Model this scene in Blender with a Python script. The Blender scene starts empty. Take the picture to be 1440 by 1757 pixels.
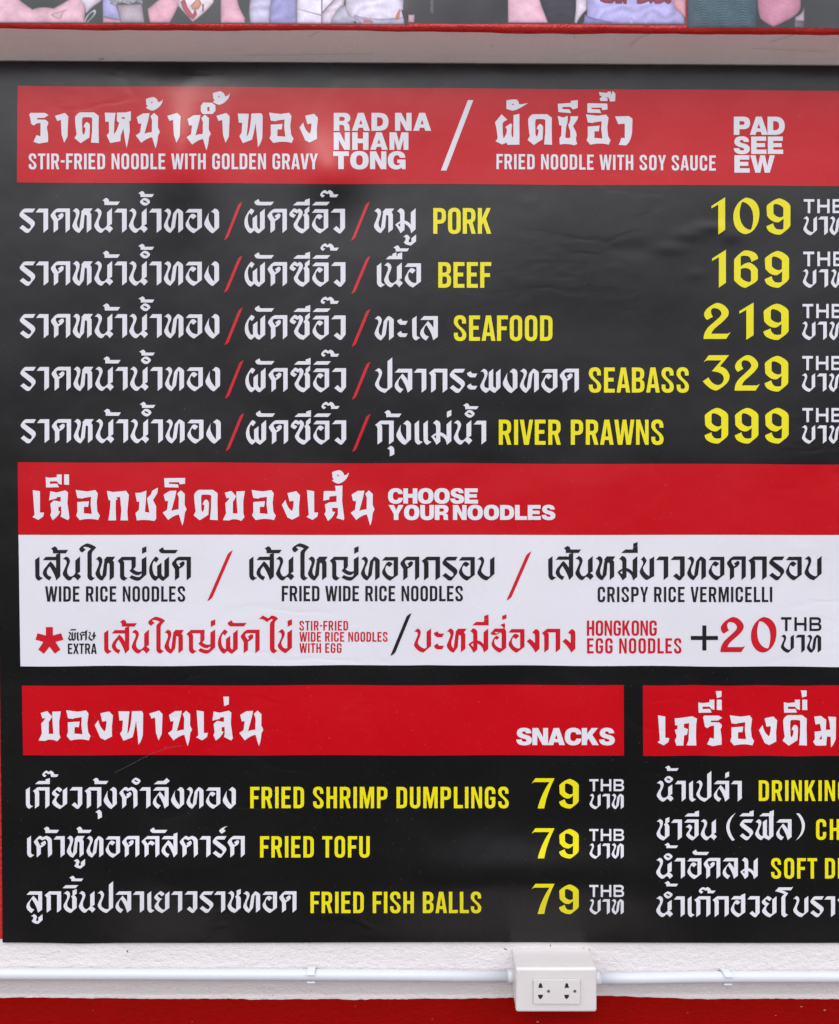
import bpy, math, random
from mathutils import Vector
from mathutils.geometry import delaunay_2d_cdt

random.seed(7)
scene = bpy.context.scene
COL = scene.collection

# ---------------------------------------------------------------- camera, light, exposure
S = 0.00083            # metres of wall per photograph pixel
DIST = 1.20            # camera to menu
CX, CY = 720.0, 878.5
cam_d = bpy.data.cameras.new('camera')
cam = bpy.data.objects.new('camera', cam_d)
COL.objects.link(cam)
cam.location = (0, -DIST, 0)
cam.rotation_euler = (math.radians(90), 0, 0)
cam_d.sensor_fit = 'HORIZONTAL'
cam_d.sensor_width = 36
cam_d.lens = 36 * DIST / (1440 * S)
cam_d.clip_start = 0.02
cam_d.clip_end = 2000
scene.camera = cam

SUN_EL, SUN_AZ = math.radians(38), math.radians(194)
world = bpy.data.worlds.new('World')
scene.world = world
world.use_nodes = True
wn, wl = world.node_tree.nodes, world.node_tree.links
bg = wn['Background']
sky = wn.new('ShaderNodeTexSky')
sky.sky_type = 'NISHITA'
sky.sun_disc = False
sky.sun_elevation = SUN_EL
sky.sun_rotation = SUN_AZ
sky.air_density = 1.0
sky.dust_density = 1.5
sky.ozone_density = 1.0
tc = wn.new('ShaderNodeTexCoord')
cl = wn.new('ShaderNodeTexNoise')
cl.inputs['Scale'].default_value = 3.4
cl.inputs['Detail'].default_value = 3.0
cl.inputs['Roughness'].default_value = 0.5
cr = wn.new('ShaderNodeMapRange')
cr.inputs['From Min'].default_value = 0.30
cr.inputs['From Max'].default_value = 0.60
cr.inputs['To Min'].default_value = 0.62
cr.inputs['To Max'].default_value = 1.0
mixc = wn.new('ShaderNodeMix')
mixc.data_type = 'RGBA'
# overcast sky, brightness shaped by elevation: mid belt lights the header, horizon kept dim
ramp = wn.new('ShaderNodeValToRGB')
els = ramp.color_ramp.elements
els[0].position, els[0].color = 0.0, (0.10, 0.095, 0.105, 1)
els[1].position, els[1].color = 1.0, (0.62, 0.63, 0.68, 1)
for p_, c_ in ((0.17, (0.24, 0.235, 0.26, 1)), (0.30, (0.50, 0.505, 0.56, 1)), (0.42, (0.62, 0.62, 0.67, 1)), (0.56, (1.0, 0.99, 1.0, 1)), (0.74, (1.0, 0.99, 1.0, 1))):
    e_ = els.new(p_); e_.color = c_
czen = wn.new('ShaderNodeVectorMath'); czen.operation = 'SCALE'
czen.inputs['Scale'].default_value = 35.0
wl.new(ramp.outputs['Color'], czen.inputs[0])
wl.new(tc.outputs['Generated'], cl.inputs['Vector'])
wl.new(cl.outputs['Fac'], cr.inputs['Value'])
wl.new(cr.outputs['Result'], mixc.inputs[0])
wl.new(sky.outputs['Color'], mixc.inputs[6])
# clouds only above the horizon
sepw = wn.new('ShaderNodeSeparateXYZ')
up = wn.new('ShaderNodeMapRange')
up.inputs['From Min'].default_value = -0.25
up.inputs['From Max'].default_value = -0.05
mulw = wn.new('ShaderNodeMath'); mulw.operation = 'MULTIPLY'
wl.new(tc.outputs['Generated'], sepw.inputs[0])
wl.new(sepw.outputs['Z'], up.inputs['Value'])
wl.new(sepw.outputs['Z'], ramp.inputs['Fac'])
wl.new(czen.outputs[0], mixc.inputs[7])
wl.new(up.outputs['Result'], mulw.inputs[0])
wl.new(cr.outputs['Result'], mulw.inputs[1])
wl.new(mulw.outputs[0], mixc.inputs[0])
wl.new(mixc.outputs[2], bg.inputs['Color'])
bg.inputs['Strength'].default_value = 0.11

sun_d = bpy.data.lights.new('sun', 'SUN')
sun_d.energy = 0.6
sun_d.angle = math.radians(18)
sun_d.color = (1.0, 0.965, 0.92)
sun = bpy.data.objects.new('sun', sun_d)
COL.objects.link(sun)
sd = Vector((math.cos(SUN_EL) * math.sin(SUN_AZ), math.cos(SUN_EL) * math.cos(SUN_AZ), math.sin(SUN_EL)))
sun.rotation_euler = sd.to_track_quat('Z', 'Y').to_euler()
sun.location = sd * 6

vs = scene.view_settings
vs.view_transform = 'Standard'
vs.look = 'None'
vs.exposure = -0.22
vs.gamma = 1.0
vs.use_curve_mapping = False
scene.cycles.max_bounces = 6

# ---------------------------------------------------------------- helpers
def P(px, py, d=0.0):
    """point of the world seen at photograph pixel px,py when it stands d metres in front of the menu plane"""
    k = S * (DIST - d) / DIST
    return Vector(((px - CX) * k, -d, (CY - py) * k))

def lin(c):
    return tuple(((v / 255) / 12.92 if v / 255 <= 0.04045 else ((v / 255 + 0.055) / 1.055) ** 2.4) for v in c)

def empty(name, loc, label=None, cat=None, group=None):
    o = bpy.data.objects.new(name, None)
    o.empty_display_size = 0.05
    o.location = loc
    COL.objects.link(o)
    if label: o['label'] = label
    if cat: o['category'] = cat
    if group: o['group'] = group
    return o

def world_loc(o):
    v = Vector(o.location)
    while o.parent:
        o = o.parent
        v = v + Vector(o.location)
    return v

def obj(name, verts, faces, mat, parent=None, smooth=False, origin=None):
    base = world_loc(parent) if parent else Vector((0, 0, 0))
    org = Vector(origin) if origin is not None else base
    me = bpy.data.meshes.new(name)
    me.from_pydata([tuple(Vector(v) - org) for v in verts], [], faces)
    me.materials.append(mat)
    if smooth:
        for p in me.polygons: p.use_smooth = True
    me.update()
    o = bpy.data.objects.new(name, me)
    o.location = org - base
    COL.objects.link(o)
    if parent: o.parent = parent
    return o

def tag(o, label, cat, group=None):
    o['label'] = label; o['category'] = cat
    if group: o['group'] = group
    return o

# ---------------------------------------------------------------- materials
def new_mat(name):
    m = bpy.data.materials.new(name)
    m.use_nodes = True
    nt = m.node_tree
    return m, nt.nodes, nt.links, nt.nodes['Principled BSDF']

def noise(n, l, pos, scale, detail=2.0, rough=0.5):
    t = n.new('ShaderNodeTexNoise')
    t.inputs['Scale'].default_value = scale
    t.inputs['Detail'].default_value = detail
    t.inputs['Roughness'].default_value = rough
    l.new(pos, t.inputs['Vector'])
    return t.outputs['Fac']

def math2(n, l, op, a, b):
    t = n.new('ShaderNodeMath'); t.operation = op
    for i, v in enumerate((a, b)):
        if isinstance(v, (int, float)): t.inputs[i].default_value = v
        else: l.new(v, t.inputs[i])
    return t.outputs[0]

HUMPS = [(900, 1512, 140, 48, 0.0165), (300, 1505, 80, 60, 0.0110), (575, 296, 36, 38, 0.0085), (305, 262, 42, 74, 0.0130),
         (905, 346, 13, 7, 0.00022), (1085, 428, 34, 11, -0.0009), (1148, 426, 22, 8, 0.0009), (1183, 403, 20, 8, 0.0010), (1219, 390, 22, 7, 0.0010), (1254, 404, 14, 9, 0.0009), (1195, 470, 12, 7, 0.0004),
         (1320, 1210, 90, 60, -0.002), (130, 700, 60, 70, -0.0028), (1000, 560, 90, 50, -0.0016), (640, 1250, 120, 50, 0.0016)]
def vinyl(name, col, rough=0.25, spec=0.40):
    """printed vinyl: the ink has its colour, the sheet its waves, small dents and gloss"""
    m, n, l, b = new_mat(name)
    geo = n.new('ShaderNodeNewGeometry')
    pos = geo.outputs['Position']
    big = noise(n, l, pos, 3.1, 1.5)
    mid = noise(n, l, pos, 11.0, 2.0)
    fine = noise(n, l, pos, 240.0, 2.0)
    # a few hand dents and creases: ridges of a stretched noise, kept only where a second noise is high
    mp = n.new('ShaderNodeMapping')
    mp.inputs['Rotation'].default_value = (0, 0.5, 0)
    mp.inputs['Scale'].default_value = (5, 5, 13)
    l.new(pos, mp.inputs['Vector'])
    rid = noise(n, l, mp.outputs[0], 1.0, 3.0, 0.45)
    rid = math2(n, l, 'ABSOLUTE', math2(n, l, 'SUBTRACT', rid, 0.5), 0)
    mr = n.new('ShaderNodeMapRange'); mr.inputs['From Max'].default_value = 0.05
    mr.interpolation_type = 'SMOOTHSTEP'
    l.new(rid, mr.inputs['Value'])
    msk = noise(n, l, pos, 2.3, 0.0)
    mk = n.new('ShaderNodeMapRange'); mk.inputs['From Min'].default_value = 0.55; mk.inputs['From Max'].default_value = 0.68
    l.new(msk, mk.inputs['Value'])
    rid = math2(n, l, 'MULTIPLY', mr.outputs[0], mk.outputs[0])
    h = math2(n, l, 'MULTIPLY', big, 0.015)
    h = math2(n, l, 'ADD', h, math2(n, l, 'MULTIPLY', mid, 0.0016))
    h = math2(n, l, 'ADD', h, math2(n, l, 'MULTIPLY', fine, 0.000012))
    h = math2(n, l, 'ADD', h, math2(n, l, 'MULTIPLY', rid, 0.00022))
    # places where the sheet stands off the wall or was pushed in: px, py, half widths px, height m
    sx = n.new('ShaderNodeSeparateXYZ'); l.new(pos, sx.inputs[0])
    for (hx, hy, wx, wy, amp) in HUMPS:
        c = P(hx, hy)
        ax = math2(n, l, 'DIVIDE', math2(n, l, 'SUBTRACT', sx.outputs['X'], c.x), wx * S)
        az = math2(n, l, 'DIVIDE', math2(n, l, 'SUBTRACT', sx.outputs['Z'], c.z), wy * S)
        r2 = math2(n, l, 'ADD', math2(n, l, 'MULTIPLY', ax, ax), math2(n, l, 'MULTIPLY', az, az))
        h = math2(n, l, 'ADD', h, math2(n, l, 'MULTIPLY', math2(n, l, 'POWER', 2.718282, math2(n, l, 'MULTIPLY', r2, -0.5)), amp))
    bp = n.new('ShaderNodeBump')
    bp.inputs['Distance'].default_value = 1.0
    bp.inputs['Strength'].default_value = 1.0
    l.new(h, bp.inputs['Height'])
    l.new(bp.outputs[0], b.inputs['Normal'])
    # dust film: roughness differs a little over the sheet
    rr = n.new('ShaderNodeMapRange')
    rr.inputs['To Min'].default_value = rough - 0.06
    rr.inputs['To Max'].default_value = rough + 0.1
    l.new(noise(n, l, pos, 7.0, 4.0), rr.inputs['Value'])
    l.new(rr.outputs[0], b.inputs['Roughness'])
    dust = n.new('ShaderNodeMix'); dust.data_type = 'RGBA'
    dust.inputs[6].default_value = (*col, 1)
    dust.inputs[7].default_value = (0.26, 0.25, 0.25, 1)
    df = n.new('ShaderNodeMapRange')
    df.inputs['From Min'].default_value = 0.48; df.inputs['From Max'].default_value = 0.85
    df.inputs['To Max'].default_value = 0.010
    l.new(noise(n, l, pos, 19.0, 9.0, 0.72), df.inputs['Value'])
    spk = n.new('ShaderNodeMapRange')
    spk.inputs['From Min'].default_value = 0.735; spk.inputs['From Max'].default_value = 0.80
    spk.inputs['To Max'].default_value = 0.16
    l.new(noise(n, l, pos, 330.0, 1.0, 0.5), spk.inputs['Value'])
    l.new(math2(n, l, 'ADD', df.outputs[0], spk.outputs[0]), dust.inputs[0])
    l.new(dust.outputs[2], b.inputs['Base Color'])
    b.inputs['Specular IOR Level'].default_value = spec
    return m

def plain(name, col, rough=0.5, spec=0.5, bump=None, var=0.0, vscale=30):
    m, n, l, b = new_mat(name)
    geo = n.new('ShaderNodeNewGeometry'); pos = geo.outputs['Position']
    b.inputs['Roughness'].default_value = rough
    b.inputs['Specular IOR Level'].default_value = spec
    if var:
        mx = n.new('ShaderNodeMix'); mx.data_type = 'RGBA'
        mx.inputs[6].default_value = (*[c * (1 - var) for c in col], 1)
        mx.inputs[7].default_value = (*[min(1, c * (1 + var)) for c in col], 1)
        l.new(noise(n, l, pos, vscale, 5.0, 0.6), mx.inputs[0])
        l.new(mx.outputs[2], b.inputs['Base Color'])
    else:
        b.inputs['Base Color'].default_value = (*col, 1)
    if bump:
        h = None
        for sc, amp, st in bump:
            mp = n.new('ShaderNodeMapping'); mp.inputs['Scale'].default_value = (1, 1, st)
            l.new(pos, mp.inputs['Vector'])
            t = math2(n, l, 'MULTIPLY', noise(n, l, mp.outputs[0], sc, 4.0, 0.55), amp)
            h = t if h is None else math2(n, l, 'ADD', h, t)
        bp = n.new('ShaderNodeBump'); bp.inputs['Distance'].default_value = 1.0
        l.new(h, bp.inputs['Height']); l.new(bp.outputs[0], b.inputs['Normal'])
    return m

V_BLACK = vinyl('vinyl_black', (0.0034, 0.0030, 0.0032))
V_RED = vinyl('vinyl_red', (0.465, 0.0005, 0.006), 0.25, 0.32)
V_WHITE = vinyl('vinyl_white', (0.645, 0.645, 0.70), 0.25, 0.36)
V_YEL = vinyl('vinyl_yellow', (0.70, 0.635, 0.005), 0.25, 0.36)
V_INK = vinyl('vinyl_ink', (0.012, 0.012, 0.014))
V_RINK = vinyl('vinyl_red_ink', (0.50, 0.008, 0.02))
PLASTER = plain('plaster_white', (0.69, 0.66, 0.665), 0.75, 0.3, [(110, 0.0018, 1.7), (330, 0.0009, 1.3)], 0.08, 14)
SOFFIT = plain('plaster_beam', (0.86, 0.78, 0.77), 0.8, 0.3, [(25, 0.003, 1), (140, 0.0008, 1)], 0.07, 9)
REDWALL = plain('paint_red_wall', (0.245, 0.0016, 0.0004), 0.75, 0.05, [(110, 0.002, 1.7), (300, 0.0009, 1.3)], 0.12, 18)
REDBEAM = plain('paint_red_beam', (0.56, 0.012, 0.010), 0.32, 0.5, [(120, 0.002, 1), (420, 0.0009, 1)], 0.15, 60)
PVC = plain('pvc_white', (0.54, 0.565, 0.61), 0.42, 0.5, [(30, 0.0004, 1)], 0.02, 20)
BOXM = plain('abs_white', (0.60, 0.575, 0.575), 0.27, 0.5, [(16, 0.0013, 1.6), (55, 0.00016, 1.4)], 0.02, 20)
BOXD = plain('socket_dark', (0.012, 0.011, 0.011), 0.5)
BRASS = plain('socket_grey', (0.12, 0.115, 0.11), 0.5)
SCUFF = plain('pen_mark', (0.03, 0.03, 0.032), 0.7)
GROUND = plain('concrete_pavement', (0.36, 0.345, 0.33), 0.9, 0.2, None, 0.15, 3)
ASPHALT = plain('asphalt', (0.035, 0.035, 0.036), 0.9, 0.2, None, 0.15, 3)

# ---------------------------------------------------------------- lettering engine
def parse(s):
    """'x,y' on-curve, '~x,y' quadratic control point -> flat polygon"""
    pts = []
    for t in s.split():
        off = t[0] == '~'
        x, y = (t[1:] if off else t).split(',')
        pts.append((float(x), float(y), off))
    full = []
    n = len(pts)
    for i in range(n):
        a, b = pts[i], pts[(i + 1) % n]
        full.append(a)
        if a[2] and b[2]:
            full.append(((a[0] + b[0]) / 2, (a[1] + b[1]) / 2, False))
    k = next(i for i, p in enumerate(full) if not p[2])
    full = full[k:] + full[:k]
    out = []
    n = len(full)
    i = 0
    while i < n:
        p = full[i]
        out.append((p[0], p[1]))
        q = full[(i + 1) % n]
        if q[2]:
            r = full[(i + 2) % n]
            for s_ in range(1, 6):
                t = s_ / 6
                out.append(((1 - t) ** 2 * p[0] + 2 * t * (1 - t) * q[0] + t * t * r[0],
                            (1 - t) ** 2 * p[1] + 2 * t * (1 - t) * q[1] + t * t * r[1]))
            i += 2
        else:
            i += 1
    return out

def winding(poly, x, y):
    w = 0
    n = len(poly)
    for i in range(n):
        x0, y0 = poly[i]; x1, y1 = poly[(i + 1) % n]
        if (y0 <= y) != (y1 <= y):
            t = (y - y0) / (y1 - y0)
            if x0 + t * (x1 - x0) > x:
                w += 1 if y1 > y0 else -1
    return w

def triangulate(contours, holes):
    vs_, es = [], []
    for c in contours + holes:
        b = len(vs_)
        vs_ += [Vector((p[0], p[1])) for p in c]
        es += [(b + i, b + (i + 1) % len(c)) for i in range(len(c))]
    v, e, f = delaunay_2d_cdt(vs_, es, [], 0, 1e-4)[:3]
    keep = []
    for t in f:
        cx = sum(v[i].x for i in t) / len(t); cy = sum(v[i].y for i in t) / len(t)
        if any(winding(c, cx, cy) for c in contours) and not any(winding(h, cx, cy) for h in holes):
            keep.append(tuple(t))
    return [(p.x, p.y) for p in v], keep

class Glyph: pass
def make_glyph(spec, base, xh, x0=None, lb=5, rb=5, anchor=None):
    g = Glyph()
    cs, hs = [], []
    for part in spec.split('|'):
        part = part.strip()
        if part[0] == '#': hs.append(parse(part[1:]))
        else: cs.append(parse(part))
    mn = min(p[0] for c in cs for p in c)
    if x0 is None: x0 = mn
    k = 100.0 / xh
    f = lambda c: [((p[0] - x0) * k, (base - p[1]) * k) for p in c]
    g.verts, g.tris = triangulate([f(c) for c in cs], [f(c) for c in hs])
    g.w = max(p[0] for p in g.verts)
    g.lb, g.rb = lb, rb
    g.anchor = g.w if anchor is None else (anchor - x0) * k
    return g

# --- broad-pen Thai face: frame = (base line y, height of the flat tops) of the close-up it was drawn over
FR = {'A': (573, 299), 'E': (562, 303), 'F': (567, 299), 'G': (531, 294), 'H': (531, 299), 'W': (476, 265),
      'P': (546, 293), 'I': (541, 293), 'S': (507, 260), 'K': (510, 257), 'T': (450, 285), 'V': (447, 287),
      'U': (585, 285), 'R': (535, 293), 'Q': (545, 292), 'L': (555, 258), 'D': (467, 257), 'Y': (555, 265)}
B = {}
def b_(ch, fr, spec, lb=5, rb=5, anchor=None):
    B[ch] = make_glyph(spec, FR[fr][0], FR[fr][1], None, lb, rb, anchor)
def m_(ch, fr, anchor, spec):
    g = make_glyph(spec, FR[fr][0], FR[fr][1], anchor)
    g.mark = True
    B[ch] = g

b_('ร', 'A', '293,275 165,275 ~130,288 100,345 ~98,368 125,388 225,468 ~250,487 235,512 ~225,528 203,524 ~182,512 140,477 100,513 160,560 ~190,588 222,565 270,505 ~293,480 290,455 ~286,430 255,408 160,338 ~145,324 158,322 265,322', 5, 0)
b_('า', 'A', '300,322 340,275 455,275 455,528 397,573 397,322', 2, 5)
b_('ด', 'A', '722,273 722,528 668,573 668,318 565,318 ~538,320 541,348 ~548,370 575,402 590,382 570,366 612,332 ~637,328 643,350 ~645,380 610,405 575,425 575,530 520,573 520,430 488,378 ~478,360 488,345 520,305 ~545,280 572,273')
b_('ห', 'A', '755,308 795,270 ~840,275 842,322 ~842,350 815,425 ~805,465 818,495 ~828,515 840,518 862,350 ~865,335 870,321 858,318 895,273 1003,273 970,321 985,337 988,350 988,527 932,572 932,370 ~928,352 912,352 ~904,352 903,365 892,505 840,575 ~790,565 760,510 ~750,490 757,470 795,375 ~808,332 778,312 ~768,306 755,308', 5, 3)
b_('น', 'A', '1022,305 1062,270 ~1110,280 1113,330 ~1108,360 1085,410 ~1065,460 1090,500 ~1105,525 1130,522 ~1152,518 1180,480 1180,320 1240,268 1240,462 1205,485 ~1238,497 1252,525 1207,573 ~1188,538 1160,530 ~1150,530 1137,550 ~1115,575 1100,573 ~1068,568 1035,520 ~1015,490 1025,470 1065,375 ~1082,330 1055,312 ~1040,305 1022,305', 4, 3, 1240)
b_('น2', 'D', '122,240 162,207 ~205,215 205,258 ~203,285 180,330 ~160,375 178,400 ~195,425 215,423 ~235,418 262,390 262,290 312,255 312,372 282,390 ~312,400 327,433 290,467 ~270,440 250,433 ~242,435 230,448 ~210,468 195,467 ~165,462 135,420 ~115,395 125,370 165,300 ~178,260 152,245 ~138,240 122,240', 4, 3, 312)
b_('ท', 'A', '585,308 628,272 ~672,280 674,325 ~672,350 645,405 ~628,450 640,485 ~655,515 672,518 697,350 ~700,330 718,312 748,277 ~757,272 770,278 ~800,290 822,318 822,528 764,573 764,345 ~765,325 755,325 ~745,325 742,345 722,505 665,575 ~615,560 590,505 ~580,485 592,460 630,370 ~645,330 610,312 ~600,306 585,308')
b_('อ', 'A', '855,322 895,278 1057,278 1057,503 958,577 ~905,560 865,500 ~850,475 862,445 905,365 ~925,335 947,337 ~975,345 990,367 950,405 918,382 ~898,400 897,435 ~900,475 935,505 ~975,530 997,518 ~1002,515 1002,505 1002,322')
b_('ง', 'A', '1145,320 ~1132,390 1145,420 ~1165,480 1212,525 1212,345 ~1205,320 1185,317 1170,315 1215,272 ~1265,280 1270,325 1270,508 1195,577 ~1165,575 1120,520 ~1085,480 1088,450 ~1092,425 1145,320')
b_('ผ', 'A', '225,270 ~255,278 268,300 235,347 210,325 ~188,350 187,400 ~187,460 210,500 ~232,525 247,515 247,390 302,347 302,480 ~305,510 325,525 ~338,520 338,500 338,320 397,270 397,515 325,577 ~300,575 268,540 225,577 ~190,570 160,510 ~138,465 150,400 ~165,340 225,270', 5, 6)
m_('ั', 'A', 397, '270,187 ~278,175 322,152 325,165 ~330,187 350,187 510,187 475,230 320,230 ~285,228 275,205 ~268,195 270,187')
b_('ซ', 'A', '745,385 ~695,368 693,345 ~695,320 720,295 745,270 ~768,265 792,287 812,270 ~855,280 858,325 ~852,360 825,400 ~795,445 795,475 ~820,515 865,522 877,515 877,385 ~875,362 860,350 882,330 882,287 940,240 940,302 910,330 ~937,348 937,380 937,510 860,577 ~805,570 765,520 ~740,485 747,460 785,395 ~815,335 808,315 785,330 ~770,318 750,313 ~735,315 738,330 775,350')
m_('ี', 'A', 937, '735,230 785,187 882,187 882,165 942,145 942,230')
m_('ิ', 'A', 1172, '972,230 1020,187 1195,187 1155,230')
m_('๊', 'A', 1172, '1105,133 ~1072,118 1073,95 ~1090,55 1128,41 ~1150,45 1157,62 1185,42 ~1230,50 1240,94 1300,94 1275,130 1193,130 ~1196,95 1178,84 1155,92 ~1135,72 1112,80 ~1100,90 1105,97 1132,108')
m_('๊l', 'U', 897, '772,263 ~738,245 737,228 ~750,190 795,174 ~818,178 825,190 855,174 ~900,185 905,222 968,222 940,258 858,258 ~862,228 848,218 825,222 ~805,205 785,210 ~770,220 775,226 800,238')
b_('ว', 'A', '1208,320 1250,273 1385,273 1385,510 1335,572 ~1318,580 1300,570 1238,522 1278,485 1325,527 1325,318')
m_('้', 'A', 1240, '1122,172 1165,142 ~1205,150 1205,187 1338,187 1308,230 1147,230 1147,205 ~1145,180 1122,172')
m_('้h', 'A', 370, '265,85 312,56 ~345,65 345,94 462,94 438,131 295,131 295,110 ~292,90 265,85')
m_('ำo', 'A', 370, '287,190 ~288,178 325,148 ~350,135 378,150 ~410,170 413,190 ~410,205 375,232 ~350,245 320,228 ~290,205 287,190|#325,175 ~335,168 360,180 ~378,190 375,200 ~365,206 340,195 ~322,185 325,175')
m_('ำp', 'D', 312, '213,192 ~215,180 245,158 ~268,145 292,158 ~322,175 323,192 ~320,205 290,230 ~268,245 240,228 ~215,205 213,192|#243,182 ~252,172 275,185 ~292,195 288,205 ~278,210 258,200 ~240,190 243,182')
b_('ม', 'A', '657,307 695,268 ~745,275 750,320 750,420 ~800,430 828,470 828,320 887,268 887,530 832,577 ~822,490 750,460 750,535 702,577 ~680,530 635,472 668,445 697,428 697,345 ~690,315 657,307|#668,475 697,453 697,500', 5, 5)
m_('ู', 'S', 313, '178,550 215,525 ~248,535 252,565 ~235,590 240,605 ~258,615 268,600 268,565 318,525 318,597 265,642 ~205,640 187,608 ~215,578 203,556 ~192,550 178,550')
m_('ุ', 'W', 295, '222,522 262,490 ~300,498 302,540 302,585 252,608 252,545 ~248,525 222,522')
b_('เ', 'P', '78,290 132,250 132,480 ~138,508 178,512 128,548 ~88,538 80,492', 9, -8)
B['แ'] = B['เ']
m_('ื', 'E', 715, '515,212 560,170 597,170 597,147 648,125 648,172 662,172 662,145 720,125 720,212')
b_('ะ', 'F', '657,325 ~670,312 710,300 ~712,325 730,328 788,328 762,375 700,375 ~665,355 657,325|660,485 ~675,465 708,453 ~712,480 728,481 788,482 762,527 700,527 ~665,515 660,485', 7, 7)
b_('ล', 'F', '943,315 990,268 1162,268 1162,522 1105,567 ~1085,470 1020,378 ~990,405 987,455 ~992,505 1052,522 1015,570 ~955,540 943,490 ~940,465 960,430 1040,328 ~1080,370 1108,415 1108,315')
b_('ป', 'G', '93,265 140,230 ~183,240 185,290 ~180,320 155,375 ~135,430 160,455 ~195,485 230,482 ~252,480 252,465 252,145 310,98 310,458 220,534 ~150,520 110,460 ~92,435 102,410 140,330 ~157,285 125,268 ~110,262 93,265')
b_('ก', 'G', '763,290 830,237 992,237 992,487 935,531 935,282 830,282 ~850,290 850,310 850,490 793,531 793,340 ~793,310 763,290')
b_('พ', 'H', '90,268 135,232 ~180,240 182,290 ~178,320 155,375 ~130,425 145,455 ~165,480 197,470 197,278 252,232 252,440 ~258,465 288,475 288,278 343,232 343,465 272,534 ~235,520 210,495 165,534 ~110,515 92,465 ~86,445 100,420 140,335 ~152,290 120,268 ~105,264 90,268', 5, 5)
m_('่', 'P', 1427, '1373,145 1427,122 1427,190 1373,217')
m_('่h', 'I', 1165, '1115,90 1168,70 1168,120 1115,137')
b_('ส', 'P', '182,295 218,253 345,253 345,225 398,205 398,495 348,545 ~330,470 268,372 ~235,400 230,440 ~235,490 290,500 265,547 ~200,515 182,465 ~178,440 200,400 275,308 ~320,345 345,395 345,295')
b_('ใ', 'P', '815,135 765,192 ~758,205 758,235 758,480 ~765,510 800,513 755,548 ~712,540 705,495 705,205 ~708,185 748,152 ~705,125 660,130 ~645,140 685,163 640,200 ~605,185 603,157 ~610,125 695,87 ~760,95 815,135', -12, -10, 758)
b_('ญ', 'P', '-12,305 45,253 215,253 215,360 ~215,385 185,405 ~215,435 250,437 ~275,437 288,430 288,285 347,248 347,470 270,540 ~245,550 230,548 ~190,545 135,510 165,478 ~215,505 255,502 ~288,498 288,455 255,478 ~240,482 215,478 ~170,460 137,425 160,400 162,380 162,295 52,295 ~70,305 72,330 72,480 ~80,510 118,513 72,548 ~25,540 20,495 20,350 ~15,320 -12,305')
b_('ข', 'I', '130,290 170,245 ~200,285 203,300 ~195,330 160,380 ~155,415 185,450 ~215,485 238,490 238,285 297,248 297,490 208,541 ~165,530 125,465 ~112,440 125,410 155,350 ~162,330 158,310 ~150,295 130,290')
b_('ข2', 'Q', '770,287 820,247 ~860,260 858,310 ~850,345 818,402 ~810,440 835,470 ~865,495 890,480 890,290 947,250 947,475 870,545 ~800,520 772,465 ~766,440 790,410 815,352 ~828,305 802,290 ~790,283 770,287', 3, 5)
b_('บ', 'P', '855,290 905,250 ~943,260 943,310 ~940,335 915,392 ~900,430 920,455 ~960,497 995,497 ~1015,495 1015,475 1015,290 1070,250 1070,465 975,547 ~915,540 870,480 ~853,455 862,435 900,345 ~917,305 890,292 ~875,285 855,290')
b_('ฮ', 'R', '1090,300 ~1110,280 1140,240 1250,238 ~1248,225 1240,215 1210,195 1265,172 ~1278,200 1265,240 ~1285,260 1285,290 1285,480 1205,537 ~1150,520 1110,460 ~1098,430 1108,410 ~1120,360 1160,328 ~1190,335 1197,350 1175,378 1145,368 ~1130,395 1140,425 ~1160,470 1225,485 1228,483 1228,305 ~1222,290 1205,288 ~1190,310 1150,320 ~1105,322 1090,300|#1138,283 1190,285 ~1178,305 1158,302')
b_('ง2', 'R', '453,398 490,365 ~515,375 550,415 555,413 555,320 ~548,300 520,290 565,245 ~605,255 612,285 612,490 560,537 ~540,480 453,398')
b_('ไ', 'Q', '540,122 590,75 ~630,100 660,110 695,78 ~735,72 778,112 740,155 ~735,170 735,190 735,480 ~745,510 775,508 728,545 ~685,535 677,490 677,195 ~677,175 690,155 715,130 ~695,115 685,128 640,157 ~600,125 570,120', -10, -6, 735)
b_('ต', 'S', '195,320 ~215,285 262,247 ~285,240 302,262 348,244 ~400,255 415,295 418,465 370,508 366,318 ~358,288 335,283 298,300 ~270,275 250,287 ~238,298 248,315 275,362 292,348 278,336 325,303 ~345,312 343,335 ~333,362 282,387 280,465 232,508 230,375')
m_('ึ', 'L', 490, '312,260 360,222 428,222 468,185 505,220 460,260')
b_('ค', 'K', '92,320 ~110,295 165,253 307,253 307,470 260,510 258,290 150,290 ~135,295 140,312 165,345 200,308 ~240,315 255,342 220,370 ~205,345 178,358 178,470 130,510 128,370')
m_('์', 'K', 1130, '1042,185 ~1075,145 1145,132 ~1100,155 1100,172 1120,190 1075,224 ~1045,210 1042,185')
b_('ช', 'T', '135,195 180,160 ~220,170 222,210 ~220,240 195,292 ~170,340 195,375 ~230,402 250,402 250,265 ~248,250 235,238 255,215 255,155 310,133 310,195 280,220 ~308,240 310,265 310,385 232,452 ~165,440 140,385 ~130,365 140,340 180,260 ~192,215 165,200 ~150,193 135,195')
b_('จ', 'T', '508,208 550,165 705,165 705,380 625,452 ~560,430 535,380 ~535,360 560,335 575,305 ~582,285 560,275 528,272 575,232 ~615,245 617,280 ~600,320 580,345 ~585,385 645,405 650,403 650,208')
b_('ฟ', 'V', '285,200 330,158 ~368,170 370,210 ~365,240 335,312 ~325,365 365,390 ~385,395 390,385 390,195 445,160 445,370 ~450,390 475,395 475,75 535,32 535,390 470,448 ~440,435 405,412 365,448 ~310,430 285,375 ~278,360 295,330 325,260 ~337,215 310,203 ~300,198 285,200')
b_('(', 'T', '1220,75 ~1140,160 1132,250 ~1130,350 1205,445 1170,458 ~1090,370 1088,265 ~1095,150 1220,75')
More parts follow.
